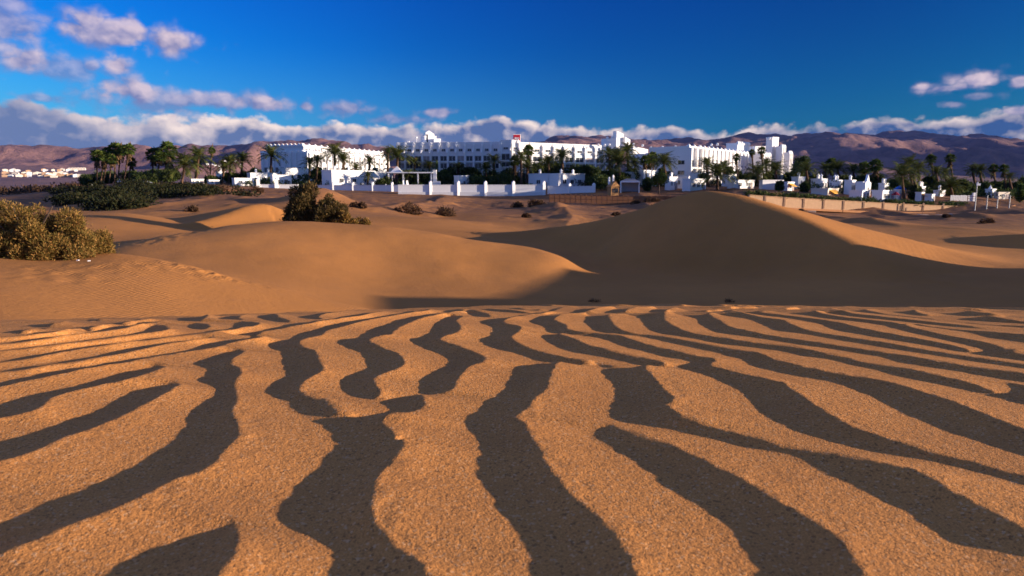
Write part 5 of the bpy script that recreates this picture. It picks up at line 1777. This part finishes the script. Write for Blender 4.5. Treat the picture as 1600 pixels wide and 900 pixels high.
b.face(p_[0], p_[1], za, zb_, 2, [(zb_ - 6.5, zb_ - 1, 'loggia')], 0.3, 0.4, True)
for px, row, y in ((1111.5, 227.5, 217), (1121, 226.5, 219), (1202.5, 217.5, 238)):
    x_ = at(px, row, y)
    b.part('roof_knob', dm, (x_[0], y, zrow(row + 1.0, y)))

# ------------------------------------------------------------------ garden houses and villas
def villa(label, px0, px1, row_top, dist, turn=0.55, dep=0.6, name='villa', door=True, chim=0, mat='white', awn=None, wins=2, group=None, base=None, cat='house', gable=False):
    x0, x1 = at(px0, row_top, dist)[0], at(px1, row_top, dist)[0]
    tot = x1 - x0
    turn = turn + 0.22 if turn > 0.3 else turn
    s_, c_ = abs(math.sin(turn)), math.cos(turn)
    W_ = tot / (c_ + dep * s_)
    D_ = dep * W_
    ctr = ((x0 + x1) / 2, dist + D_ * 0.5)
    zt_ = zrow(row_top, dist)
    zb_ = min(gz(*ctr), gz(x0, dist), gz(x1, dist)) - 0.3
    if zt_ - zb_ < 1.6:
        zt_ = zb_ + 1.6
    H_ = zt_ - zb_
    root = thing(name, label, cat, (ctr[0], ctr[1], zb_), turn, group)
    w, dd = W_ / 2, D_ / 2
    m = MB().box(-w, w, -dd, dd, 0, H_ - 0.25)
    m.build('wall', M[mat], root)
    m = MB()
    o = 0.09
    if gable:
        m.extrude_xz([(-w - o, H_ - .25), (-w * .55, H_ + .1), (-w * .1, H_ + H_ * .45), (w * .35, H_ + .1), (w + o, H_ - .25)], -dd, -dd + .5)
        m.box(-w - o, w + o, -dd + .5, dd + o, H_ - .24, H_ + .05)
    else:
        m.box(-w - o, w + o, -dd - o, -dd + .18, H_ - .25, H_).box(-w - o, w + o, dd - .18, dd + o, H_ - .25, H_)
        m.box(-w - o, -w + .18, -dd + .18, dd - .18, H_ - .25, H_).box(w - .18, w + o, -dd + .18, dd - .18, H_ - .25, H_)
        m.box(-w + .17, w - .17, -dd + .17, dd - .17, H_ - .34, H_ - .2)
    m.build('roof', M[mat], root)
    ww, wh = min(1.3, W_ * .2), min(1.1, H_ * .36)
    if wins:
        wm, pm = window_mesh(ww, wh, 0.08), pane_mesh('pane', ww - .14, wh - .14, M['glass'])
        for i in range(wins):
            wo = link('window', wm, root, (-w + W_ * (i + .75) / (wins + .5), -dd - .01, H_ * .38))
            link('pane', pm, wo, (0, -.03, .07))
    if door:
        MB().box(-.45, .45, -.08, .02, 0.25, min(2.2, H_ * .72)).build('door', M['curtain'], root, (w - min(1.2, W_ * .15), -dd, 0))
    cm = MB().box(-.24, .24, -.24, .24, -.2, .85).box(-.32, .32, -.32, .32, .84, .98).dome((0, 0, .98), .26, 1.3, 8, 3).mesh('chimney', M['white'])
    for i in range(chim):
        link('chimney', cm, root, (-w + W_ * (i + .6) / (chim + .2), 0, H_ - .1))
    if awn:
        m = MB().add([(-w * .8, -dd - .02, H_ * .85), (w * .5, -dd - .02, H_ * .85), (w * .5, -dd - 1.2, H_ * .55), (-w * .8, -dd - 1.2, H_ * .55),
                      (-w * .8, -dd - .02, H_ * .82), (w * .5, -dd - .02, H_ * .82), (w * .5, -dd - 1.2, H_ * .52), (-w * .8, -dd - 1.2, H_ * .52)],
                     [(0, 3, 2, 1), (4, 5, 6, 7), (0, 1, 5, 4), (1, 2, 6, 5), (2, 3, 7, 6), (3, 0, 4, 7)])
        m.build('awning', M[awn], root)
    return root


def car_port():
    x_ = gpx(982, 171)
    h = zrow(283, 171) - x_[2]
    o = thing('car_port', 'white flat roofed car port with an open dark front', 'car port', x_, -0.12)
    MB().box(-2.3, 2.3, -1.6, 1.6, h - .38, h).build('roof', M['white'], o, bevel=.04)
    MB().box(-2.2, 2.2, 1.3, 1.5, -.3, h - .385).build('back_wall', M['shade'], o)
    for sx_ in (-1, 1):
        MB().box(sx_ * 2.2 - .12, sx_ * 2.2 + .12, -1.5, 1.29, -.3, h - .385).build('side_wall', M['white'], o)
    MB().extrude_xz([(-2.3, h + .004), (-.9, h + .62), (.9, h + .62), (2.3, h + .004)], -.9, 1.4).build('roof_ridge', M['roofpad'], o)
    return o


GV = 'low white garden houses below the hotel'
villa('small white garden house peeping out left of the stout trunked palm', 322, 340, 281, 188, 0.5, 0.6, chim=0, group=GV)
villa('white garden house with a square roof box, left of the dark palm group', 336, 350, 268, 214, 0.5, 0.7, chim=1, group=GV)
villa('low white garden wall house left of the palm group, nearest the bank', 296, 316, 283, 190, 0.4, 0.5, group=GV, wins=1)
villa('long low white house just above the white gateway on the left', 385, 428, 270, 196, 0.45, 0.4, chim=2, group=GV, wins=3)
villa('pale flat roofed house before the shaded left hotel end', 438, 482, 262.5, 212, 0.5, 0.4, group=GV, wins=3)
villa('low white house with dark veranda left of the large bush', 420, 452, 273, 188, 0.4, 0.5, group=GV, wins=2)
villa('small white lean-to house at the top of the brown slope', 362, 392, 278, 186, 0.5, 0.4, chim=0, group=GV)
villa('bright white garden house with a green framed window right of the large bush', 504, 579, 266, 190, 0.6, 0.35, chim=3, group=GV, wins=3)
villa('narrow white annex right of the bright garden house', 572, 596, 268, 194, 0.6, 0.5, group=GV, wins=1)
villa('small white house with a flat edge behind the bright garden house', 582, 612, 262, 206, 0.5, 0.45, group=GV, wins=1)
villa('tiny white garden hut with a red tiled edge among the dark bushes', 709, 733, 274, 192, 0.5, 0.6, group=GV, wins=1)
villa('low white pool house with a shaded left end behind the tall wall', 826, 862, 271, 190, -0.35, 0.45, chim=1, group=GV, wins=1)
villa('low lit white pool house with a stepped roof behind the low wall', 858, 916, 271, 188, 0.45, 0.4, chim=2, group=GV, wins=3)
villa('white garden house with a shaded front under the square tower', 972, 996, 268.5, 190, -0.3, 0.6, group=GV, wins=2)
villa('long rosy white house with a chimney behind the clipped tree', 991, 1042, 266, 192, 0.5, 0.35, chim=1, group=GV, wins=3)
car_port()
villa('white garden house right of the clipped tree', 1040, 1060, 276, 176, 0.4, 0.5, group=GV, chim=1)
villa('white house with a pitched shaded roof before the right hotel corner', 1056, 1080, 275, 180, -0.4, 0.6, group=GV)
villa('long low white house left of the big dark palm over the dune', 1066, 1108, 279, 172, 0.5, 0.35, group=GV, wins=3)
villa('flat white terrace house beneath the right hotel corner', 1078, 1112, 270, 190, 0.5, 0.4, group=GV, wins=2)
villa('pale terrace house in the gap right of the big dark palm', 1128, 1164, 272, 186, 0.5, 0.35, group=GV, wins=2)
villa('long white garden wall house under the stout palm', 1136, 1184, 281, 170, 0.35, 0.25, group=GV, wins=2)
villa('long pale wall house with a rosy edge right of the stout palm', 1188, 1226, 281, 166, 0.25, 0.25, group=GV, wins=0, door=False, mat='white2')
villa('small lit white house with an orange cloth left of the green trees', 1218, 1246, 284, 163, 0.6, 0.5, group=GV, awn='orange', wins=1)
villa('white house behind the golden palm below the tower', 1200, 1236, 273, 184, 0.5, 0.4, group=GV, wins=2, mat='cream')
villa('low white house at the foot of the loose dark tree', 1238, 1262, 276, 178, 0.5, 0.5, group=GV, wins=1, chim=1)
GW = 'white villas on the right behind the stone wall'
villa('white villa with twin chimneys behind the first lit villa', 1268, 1300, 279, 172, 0.6, 0.5, chim=2, group=GW)
villa('cream villa in front, with an orange awning, nearest the stone wall', 1264, 1326, 294, 156, 0.7, 0.35, group=GW, awn='orange', wins=2, mat='cream')
villa('white villa with a blue canvas strip right of the twin chimneys', 1296, 1322, 281, 168, 0.6, 0.5, chim=2, group=GW)
villa('tall narrow white villa left of the pointed gable', 1320, 1342, 281, 166, 0.6, 0.5, chim=1, group=GW)
villa('white villa with a pointed gable', 1338, 1368, 284, 164, 0.6, 0.5, group=GW, gable=True, wins=1)
villa('low bright villa below the pointed gable', 1326, 1370, 297, 157, 0.65, 0.4, group=GW, wins=2)
villa('white porch villa with square pillars, left of the blue canopy', 1366, 1404, 297, 156, 0.35, 0.5, group=GW, wins=3)
villa('slim white villa end beside the trunk of the large palm', 1398, 1412, 296, 157, 0.6, 0.6, group=GW, wins=0)
villa('white villa with round chimneys behind the blue canopy', 1374, 1394, 286, 172, 0.5, 0.5, chim=2, group=GW)
villa('small bright villa with a yellow awning right of the large palm', 1431, 1449, 300, 155, 0.6, 0.5, group=GW, awn='orange', wins=0)
villa('rosy lit villa beside the one with the yellow awning', 1446, 1466, 303, 154, 0.6, 0.5, group=GW, wins=1, mat='white2')
villa('white villa with two round chimneys behind the palm trunks', 1432, 1450, 291, 168, 0.5, 0.5, chim=2, group=GW)
villa('pale villa half hidden by the dark low palm', 1460, 1482, 297, 166, 0.5, 0.5, chim=1, group=GW)
villa('low white house with arched roof at the top of the boardwalk', 1543, 1560, 295, 168, 0.4, 0.7, group=GW, wins=0)
villa('long low cream house behind the boardwalk rails', 1556, 1580, 300, 166, 0.3, 0.3, group=GW, wins=1, mat='cream')
# porch pillars belong to the car port
# round white cone tents, canopies, parasols
def canopy(name, label, px, row, dist, w, h, mat, post=2.0, sides=8, cat='canopy'):
    x, y, z = gpx(px, dist)
    zt_ = zrow(row, dist)
    root = thing(name, label, cat, (x, y, z))
    b_ = MB()
    n = sides
    vs = [(0, 0, zt_ - z)] + [(w * math.cos(2 * math.pi * (k + .5) / n), w * math.sin(2 * math.pi * (k + .5) / n), zt_ - z - h) for k in range(n)]
    vs += [(v[0] * .98, v[1] * .98, v[2] - .12) for v in vs[1:]]
    fs = [(0, 1 + k, 1 + (k + 1) % n) for k in range(n)] + [(1 + k, n + 1 + k, n + 1 + (k + 1) % n, 1 + (k + 1) % n) for k in range(n)] + [tuple(range(2 * n, n, -1))]
    b_.add(vs, fs).build('cover', M[mat], root)
    p = MB()
    if sides == 4:
        for k in range(4):
            a = 2 * math.pi * (k + .5) / 4
            MB().tube([(w * .94 * math.cos(a), w * .94 * math.sin(a), -.2), (w * .94 * math.cos(a), w * .94 * math.sin(a), zt_ - z - h - .06)], [.07, .07], 6).build('post', M['white'], root)
    else:
        MB().tube([(0, 0, -.2), (0, 0, zt_ - z - h * .3)], [.05, .05], 6).build('post', M['metal'], root)
    return root


canopy('garden_tent', 'white pyramid tent roof below the golden palm', 623, 259.5, 192, 2.6, 1.9, 'white2', sides=4, cat='tent')
canopy('garden_tent', 'blue canopy beside the large dark palm on the right', 1400, 289, 159, 1.35, 0.9, 'blue', sides=4, cat='canopy')
canopy('parasol', 'dark red parasol in front of the white porch villa', 1394, 299, 153.5, 0.85, 0.7, 'darkred', sides=8, cat='parasol')
canopy('cone_tent', 'white cone tent under the dense palm pair on the far right', 1539.5, 289, 170, 0.85, 1.75, 'white', sides=8, cat='tent')
canopy('parasol', 'grey green straw parasol on the shaded bank', 236, 282, 178, 1.7, 0.7, 'metal', sides=10, cat='parasol')
canopy('parasol', 'small white closed parasol by the palm trunks on the bank, left one', 151, 288, 178, 0.55, 0.75, 'white', cat='parasol')
canopy('parasol', 'small white parasol by the palm trunks on the bank, lowest one', 182, 288, 176, 0.45, 0.7, 'white', cat='parasol')
canopy('parasol', 'white parasol high among the palm trunks on the bank', 194, 279, 192, 0.75, 0.9, 'white', cat='parasol')
canopy('parasol', 'little white parasol left of the dark spreading palm', 605, 287, 184, 0.5, 0.9, 'white', cat='parasol')

# long flat canopy roof and its column left of the cypress
x0, x1 = at(606, 270, 190)[0], at(677, 270, 190)[0]
zc = zrow(269, 190)
g_ = gz((x0 + x1) / 2, 190)
rt = thing('canopy_roof', 'long flat white canopy roof on columns below the balconied block', 'canopy', ((x0 + x1) / 2, 190, g_))
hw = (x1 - x0) / 2
MB().box(-hw, hw, -1.6, 1.6, zc - g_ - .32, zc - g_).build('roof', M['white'], rt, bevel=0.04)
for k in (-.94, -.3, .35, .94):
    MB().box(-.16, .16, -.16, .16, -.3, zc - g_ - .33).build('column', M['white'], rt, (hw * k, -1.3, 0))
x_ = gpx(681, 189)
pl = thing('chimney_pillar', 'stepped white pillar at the right end of the flat canopy roof', 'pillar', x_)
hp = zrow(265.5, 189) - x_[2]
MB().box(-.45, .45, -.45, .45, -.3, hp * .97).box(-.6, 1.5, -.5, .5, -.3, hp * .45).build('shaft', M['white'], pl)
MB().box(-.55, .55, -.55, .55, hp * .97, hp).build('cap', M['white'], pl)
# cypress like slim tree
x_ = gpx(684, 194)
cy_ = thing('slim_cypress', 'slim pale green column tree beside the stepped pillar', 'tree', x_)
hc = zrow(253.5, 194) - x_[2]
v, f = leaf_cloud([(0, 0, hc * (.15 + .8 * i / 9), .32 + .12 * (i < 6), .32 + .12 * (i < 6), hc * .10) for i in range(10)], 1500, 0.26, 91, 1.6, 3.0)
link('crown', mesh_np('crown', v, f, M['hedge']), cy_)
MB().tube([(0, 0, -.2), (0, 0, hc * .6)], [.12, .04], 6).build('trunk', M['bark'], cy_)

# timber kiosk with a pitched front, left of the car port
x_ = gpx(956.5, 166)
kz = zrow(283, 166) - x_[2]
kk_ = thing('timber_kiosk', 'small brown timber kiosk with a pitched roof and white chimneys', 'kiosk', x_, 0.35)
MB().box(-1.05, 1.05, -.9, .9, -.3, kz * .62).build('wall', M['wood_light'], kk_)
MB().extrude_xz([(-1.3, kz * .60), (0, kz), (1.3, kz * .60)], -1.1, 1.1).build('roof', M['wood_light'], kk_)
for xx in (-.5, .05, .58):
    MB().box(-.20, .20, -.05, .02, 0, kz * .30).build('window', M['glass'], kk_, (xx, -.9, kz * .18))
ch = MB().box(-.2, .2, -.2, .2, -.6, .9).dome((0, 0, .9), .24, 1.2, 8, 3).mesh('chimney', M['white'])
for xx, yy, zz in ((-.8, .6, kz * .95), (.1, .3, kz * 1.1)):
    link('chimney', ch, kk_, (xx, yy, zz))

# ------------------------------------------------------------------ walls, fences, boardwalk
def garden_wall(label, pts, row_top, row_bot, posts, ptop, thick=0.35, mat='white', base_band=0.0, name='boundary_wall', cat='wall', postw=0.62):
    """pts: [(px, distance)...]; posts: [px...]"""
    P = [Vector(((px - 800) / FPX * d, d)) for px, d in pts]
    root = thing(name, label, cat, (P[0].x, P[0].y, min(gz(p.x, p.y) for p in P) - 0.2))
    for (a, b_), (pa, pb) in zip(zip(P[:-1], P[1:]), zip(pts[:-1], pts[1:])):
        L = (b_ - a).length
        rz = math.atan2((b_ - a).y, (b_ - a).x)
        za, zb_ = zrow(row_top, pa[1]), zrow(row_top, pb[1])
        lo = min(zrow(row_bot, pa[1]), zrow(row_bot, pb[1]), gz(a.x, a.y) - .2, gz(b_.x, b_.y) - .2)
        zt_ = (za + zb_) / 2
        n = max(1, int(round(L / 6.5)))
        for k in range(n):
            m = MB().box(0, L / n - 0.004, -thick / 2, thick / 2, 0, zt_ - lo - .14)
            m.build('wall_panel', M[mat], root, Vector((a.x + (b_ - a).x * k / n, a.y + (b_ - a).y * k / n, lo)) - Vector(root.location), rz)
        MB().box(0, L, -thick / 2 - .07, thick / 2 + .07, 0, .14).build('coping', M[mat], root, Vector((a.x, a.y, zt_ - .14)) - Vector(root.location), rz)
        if base_band:
            MB().box(0, L, -thick / 2 - .12, -thick / 2 - .005, 0, base_band).build('plinth', M['white2'], root, Vector((a.x, a.y, zt_ - (zt_ - lo))) - Vector(root.location), rz)
    for px in posts:
        d = np.interp(px, [p[0] for p in pts], [p[1] for p in pts])
        x = (px - 800) / FPX * d
        lo = min(zrow(row_bot, d), gz(x, d) - .2)
        zt_ = zrow(ptop, d)
        w = postw / 2
        MB().box(-w, w, -w, w, 0, zt_ - lo - .42).dome((0, 0, zt_ - lo - .421), w * 1.02, 0.9, 10, 4).build('post', M[mat], root, Vector((x, d - .03, lo)) - Vector(root.location), 0.35)
    return root


garden_wall('low white garden wall with tall gateway posts left of the large bush', [(406, 183), (470, 184)], 288.0, 294, [408, 436], 277.5, postw=0.9)
garden_wall('long low white garden wall with rounded posts, from the large bush to the step', [(496, 184), (560, 182.8), (626, 181.5)], 289, 297.5, [524, 554.5, 585, 615], 283.5)
garden_wall('tall white boundary wall with pillars right through the middle', [(624, 174), (720, 174.6), (852, 175)], 288.5, 306.5, [674, 717, 759, 802, 849], 282.0, base_band=1.1, postw=0.72)
garden_wall('low white garden wall right of the last tall pillar', [(855, 176), (929, 173)], 290.5, 297.5, [889, 926.5], 285.0)
# white seats and a curl on the wall terrace
for px, lab in ((631, 'white sun chair back at the left end of the tall wall, left one'), (636.5, 'white sun chair back at the left end of the tall wall, right one')):
    x_ = at(px, 288.4, 182.5)
    ch_ = thing('deck_chair', lab, 'chair', (x_[0], 183.2, zrow(290.5, 183.2)), 0.5)
    MB().add([(-.35, 0, .1), (.35, 0, .1), (.2, .5, 1.45), (-.2, .5, 1.45), (-.35, .08, .1), (.35, .08, .1), (.2, .58, 1.45), (-.2, .58, 1.45)], [(0, 1, 2, 3), (4, 7, 6, 5), (0, 4, 5, 1), (2, 6, 7, 3), (1, 5, 6, 2), (0, 3, 7, 4)]).build('backrest', M['white'], ch_)
    MB().box(-.35, .35, -.7, .1, .25, .36).build('seat', M['white'], ch_)
    for sx_ in (-.3, .3):
        MB().box(sx_ - .04, sx_ + .04, -.68, -.6, -.25, .26).build('leg', M['white'], ch_)

# timber post fence between the white wall and the big dune
def post_fence(label, pts, rows, n, name='timber_fence', mat='wood', rails=2, slats=True):
    P = [((px - 800) / FPX * d, d) for px, d in pts]
    px_ = [p[0] for p in pts]
    root = thing(name, label, 'fence', (P[0][0], P[0][1], gz(*P[0])))
    o = Vector(root.location)
    tops = []
    pm = MB().tube([(0, 0, -.3), (0, 0, 1.0)], [.055, .045], 6).mesh('post', M[mat])
    for i in range(n):
        px = px_[0] + (px_[-1] - px_[0]) * i / (n - 1)
        d = np.interp(px, px_, [p[1] for p in pts])
        x = (px - 800) / FPX * d
        z = gz(x, d)
        h = max(0.5, zrow(np.interp(px, px_, rows), d) - z) if rows else 1.2
        po = link('post', pm, root, Vector((x, d, z)) - o)
        po.scale = (1.3, 1.3, h)
        tops.append((Vector((x, d, z)), h))
    for r_ in range(rails):
        f_ = (0.88, 0.45, 0.2)[r_]
        for (a, ha), (b_, hb) in zip(tops[:-1], tops[1:]):
            MB().tube([tuple(a + Vector((0, -.06, ha * f_)) - o), tuple(b_ + Vector((0, -.06, hb * f_)) - o)], [.045, .045], 5).build('rail', M[mat], root)
    if slats:
        m = MB()
        for (a, ha), (b_, hb) in zip(tops[:-1], tops[1:]):
            for k in range(9):
                t = (k + .5) / 9
                p = a.lerp(b_, t) - o
                h = ha * (1 - t) + hb * t
                m.box(p.x - .055, p.x + .055, p.y - .015, p.y + .015, p.z - .1, p.z + h * rnd.uniform(.80, .95))
        so = m.build('thin_slats', M[mat], root)
        so['kind'] = 'stuff'
    return root


post_fence('brown timber slat fence running from the white wall to the big dune', [(858, 160), (920, 152), (985, 146), (1062, 142)], [302, 304, 305.5, 306], 26)

# sandy stone retaining wall with its ledge, boardwalk at its foot
def strip(name, parent, pts, z0s, z1s, y_in, y_out, mat, o, split=1):
    """one block per stretch along pts"""
    for i in range(len(pts) - 1):
        a, b_ = pts[i], pts[i + 1]
        L = math.hypot(b_[0] - a[0], b_[1] - a[1])
        rz = math.atan2(b_[1] - a[1], b_[0] - a[0])
        za0, za1, zb0, zb1 = z0s[i], z1s[i], z0s[i + 1], z1s[i + 1]
        z0 = min(za0, zb0)
        vs = [(0, y_out, za0 - z0), (L - .006, y_out, zb0 - z0), (L - .006, y_in, zb0 - z0), (0, y_in, za0 - z0), (0, y_out, za1 - z0), (L - .006, y_out, zb1 - z0), (L - .006, y_in, zb1 - z0), (0, y_in, za1 - z0)]
        MB().add(vs, [(0, 3, 2, 1), (4, 5, 6, 7), (0, 1, 5, 4), (1, 2, 6, 5), (2, 3, 7, 6), (3, 0, 4, 7)]).build(name, M[mat], parent, Vector((a[0], a[1], z0)) - o, rz)


WALLPX = [(1168, 130), (1192, 131), (1222, 132.5), (1252, 134), (1283, 135.6), (1314, 137.2), (1345, 138.8), (1376, 140.4), (1407, 142), (1438, 143.6), (1469, 145.2), (1492, 146.4), (1512, 147.4)]
tr_ = [304, 306, 308, 309.8, 311.5, 313.2, 315, 316.7, 318.3, 319.8, 321, 321.8, 322.2]
br_ = [316, 319, 321.5, 323, 324.5, 326, 327.3, 328.4, 329.3, 330, 330.5, 330.8, 331]
WP = [((px - 800) / FPX * d, d) for px, d in WALLPX]
rw = thing('retaining_wall', 'long sandy stone retaining wall below the villas on the right', 'wall', (WP[0][0], WP[0][1], zrow(br_[0], WP[0][1])))
oo = Vector(rw.location)
strip('wall_panel', rw, WP, [zrow(r_ + 3, p[1]) for r_, p in zip(br_, WP)], [zrow(r_ + .8, p[1]) for r_, p in zip(tr_, WP)], 0.5, 0, 'stone', oo)
strip('coping', rw, WP, [zrow(r_ + .8, p[1]) + .004 for r_, p in zip(tr_, WP)], [zrow(r_, p[1]) for r_, p in zip(tr_, WP)], 0.6, -.12, 'stone', oo)
bmh = MB().box(-.18, .18, -.14, .02, 0, 1.9).mesh('buttress', M['stone'])
for i in range(1, len(WP) - 1):
    link('buttress', bmh, rw, Vector((WP[i][0], WP[i][1] - .02, zrow(br_[i] + 1.5, WP[i][1]))) - oo, 0.05)
# hedge on the wall top
sp = []
for i in range(150):
    t = rnd.uniform(0, len(WP) - 1.001)
    k = int(t)
    f_ = t - k
    x, y = WP[k][0] * (1 - f_) + WP[k + 1][0] * f_, WP[k][1] * (1 - f_) + WP[k + 1][1] * f_
    r_ = tr_[k] * (1 - f_) + tr_[k + 1] * f_
    sp.append((x, y + rnd.uniform(.7, 2.2), zrow(r_, y) - .25, rnd.uniform(.7, 1.2), rnd.uniform(.7, 1.25)))
scatter('hedge', 'low dark green hedge along the top of the stone wall', sp, 90, 0.26, M['broad'], 8, 'hedge')
# earth bank that carries the hedge behind the wall
BK = [(p[0] + .2, p[1] + .4) for p in WP]
bank_ = link('earth_bank', None)
bpy.data.objects.remove(bank_)
m = MB()
for i in range(len(WP) - 1):
    a, c = WP[i], WP[i + 1]
    za, zc = zrow(tr_[i] + 1.2, a[1]), zrow(tr_[i + 1] + 1.2, c[1])
    a2, c2 = (a[0] * 1.07, a[1] + 10), (c[0] * 1.07, c[1] + 10)
    m.add([(a[0], a[1] + .5, za), (c[0], c[1] + .5, zc), (c2[0], c2[1], zc + .15), (a2[0], a2[1], za + .15)], [(0, 1, 2, 3)])
m.build('terrace_ground', M['sand'])['kind'] = 'structure'

BWPX = [(1192, 127.5), (1252, 130.4), (1314, 133.4), (1376, 136.4), (1438, 139.4), (1500, 142.4), (1535, 144), (1560, 145.5), (1582, 147)]
bt = [322.5, 325.5, 328, 330.5, 332, 332, 329.5, 325, 320]
bb = [325, 328.5, 331.5, 334, 335.5, 335.5, 333.5, 329, 323]
BP = [((px - 800) / FPX * d, d) for px, d in BWPX]
bw_ = thing('boardwalk', 'ochre boardwalk ramp at the foot of the stone wall rising to the right', 'boardwalk', (BP[0][0], BP[0][1], zrow(bb[0], BP[0][1])))
oo = Vector(bw_.location)
strip('ramp_section', bw_, BP, [zrow(r_, p[1]) for r_, p in zip(bb, BP)], [zrow(r_, p[1]) for r_, p in zip(bt, BP)], 3.0, 0, 'path', oo)
for i in range(len(BP)):
    link('ramp_joint', MB().box(-.05, .05, -.05, 0, 0, .4).mesh('ramp_joint', M['wood']), bw_, Vector((BP[i][0], BP[i][1], zrow(bb[i], BP[i][1]))) - oo)
# railing and poles at the right end
post_fence('orange brown rail fence beside the upper boardwalk', [(1506, 152), (1536, 150), (1570, 148)], None, 6, 'rail_fence', 'wood_light', 2, False)
for px, rt_, rb_, lab, lamp in ((1523, 286, 328, 'tall grey pole with a small white fitting at the end of the stone wall', True), (1541, 306, 327, 'short grey pole right of the tall one at the wall end', False), (1557.5, 312, 325, 'short grey pole beside the ramp, third from the wall end', False), (1577, 306, 320, 'thin pole at the top of the ramp', False)):
    d = 139.5
    x = at(px, rb_, d)[0]
    z0 = min(zrow(rb_, d), gz(x, d)) - .2
    po = thing('pole', lab, 'pole', (x, d, z0))
    h = zrow(rt_, d) - z0
    MB().tube([(0, 0, 0), (0, 0, h)], [.11, .085], 8).build('shaft', M['metal'], po)
    if lamp:
        MB().box(-.12, .62, -.12, .12, h - .5, h - .08).dome((0.05, 0, h - .05), .2, 1, 8, 4).build('lamp_head', M['white'], po)
    else:
        MB().tube([(0, 0, h), (0, 0, h + .08)], [.13, .12], 8).build('cap', M['metal'], po)
# pale edge stones and rocks in front of the boardwalk
GR = 'pale rocks at the foot of the boardwalk'
def rock(px, d, w, h, lab, seed, mat='rock'):
    x, y, z = gpx(px, d)
    bm = bmesh.new()
    bmesh.ops.create_icosphere(bm, subdivisions=2, radius=1.0)
    r = random.Random(seed)
    ph = [r.uniform(0, 6) for _ in range(6)]
    for v in bm.verts:
        k = 1 + .18 * math.sin(3 * v.co.x + ph[0]) * math.sin(3.3 * v.co.y + ph[1]) + .12 * math.sin(6 * v.co.z + ph[2] + 4 * v.co.x)
        v.co = Vector((v.co.x * w * k, v.co.y * w * .7 * k, v.co.z * h * k))
    me = bpy.data.meshes.new('rock')
    bm.to_mesh(me)
    bm.free()
    me.materials.append(M[mat])
    return tag(link('rock', me, None, (x, y, z + h * .2), r.uniform(-.4, .4)), lab, 'rock', GR)


for i, (px, d, w, h, lab) in enumerate([(1437, 131, 1.7, .32, 'long flat pale rock, leftmost before the ramp'), (1462, 131, 1.2, .38, 'pale rock second from the left before the ramp'), (1483, 130.5, .95, .5, 'upright pale rock in the middle of the row before the ramp'),
                                        (1494, 131, .8, .42, 'small pale rock right of the upright one'), (1505, 131, .9, .5, 'rounded pale rock near the end of the row'), (1515, 131, .8, .4, 'last pale rock of the row before the dark shrub')]):
    rock(px, d, w, h, lab, 300 + i)
st = thing('stone_step', 'pale flat stone step on the sand below the left end of the stone wall', 'step', gpx(1255, 131))
MB().box(-1.9, 1.9, -.5, .5, -.2, .22).build('slab', M['rock'], st, bevel=0.05)
rock(1090, 157, .7, .3, 'flat pale stone lying left of the dark palm over the dune', 330)
# two pale bits of paper-like stone by the left bush
for i, (px, row, d) in enumerate(((118.5, 397, 14.9), (136, 400, 14.8))):
    x, y, z = gpx(px, d)
    o = MB().box(-.03, .03, -.02, .02, -.02, .02, .006).build('pale_stone', M['white2'], None, (x, y, z), .4 * i)
    tag(o, 'tiny white stone on the sand below the large tamarisk, %s one' % ('left', 'right')[i], 'stone')
# pale garden fence of the right end: white planks
gf = thing('plank_fence', 'pale plank fence beneath the dark low palm on the right', 'fence', gpx(1496, 153), 0.1)
hp = MB().box(-.16, .16, -.03, .03, -.2, 1.35).mesh('plank', M['white2'])
for i in range(13):
    link('plank', hp, gf, (-2.4 + i * .40, 0, rnd.uniform(-.05, .05)))
MB().box(-.25, .25, -.2, .2, -.2, 1.9).build('end_post', M['white'], gf, (2.95, 0, 0))

# ------------------------------------------------------------------ far villages on the plain and hillside
def far_house(px, d, w, h, lab, grp, mat='cream', rz=0.5, sink=.5):
    x = (px - 800) / FPX * d
    z = float(hill_z(np.array([x]), np.array([d]))[0])
    b_ = MB().box(-w / 2, w / 2, -w * .35, w * .35, 0, h).extrude_xz([(-w * .52, h + .004), (0, h + h * .28), (w * .52, h + .004)], -w * .37, w * .37)
    return tag(b_.build('house', M[mat], None, (x, d, z - sink), rz), lab, 'house', grp)


GF = 'far village on the plain at the left'
r = random.Random(4)
LANES = [('front', 2340), ('middle', 2560), ('back', 2860)]
for i in range(64):
    px = r.uniform(-6, 134)
    ln_, d0 = LANES[i % 3]
    tone, mt = r.choice((('pale', 'white2'), ('cream', 'cream'), ('tan', 'stone')))
    far_house(px, d0 + r.uniform(-55, 55), r.uniform(9, 20), r.uniform(6, 10), 'small %s house in the %s row of the far village on the plain' % (tone, ln_), GF, mt, r.uniform(.2, .8))
for i in range(6):
    far_house(119 + i * 4.4, 2980 + 4 * i, 12.2, 10, 'pale terraced house of the long row at the right end of the far village', 'terraced row of the far village', 'cream', .25)
for i, px in enumerate((331, 339, 346, 352, 356, 362, 368, 371, 378, 383, 343, 359, 374, 349)):
    far_house(px, 3350 + 90 * math.sin(i * 2.3) + 12 * i, r.uniform(10, 17), r.uniform(6, 10), 'tiny white house scattered on the hillside left of the hotel', 'houses on the hillside', 'white', r.uniform(.3, .8), 1.0)
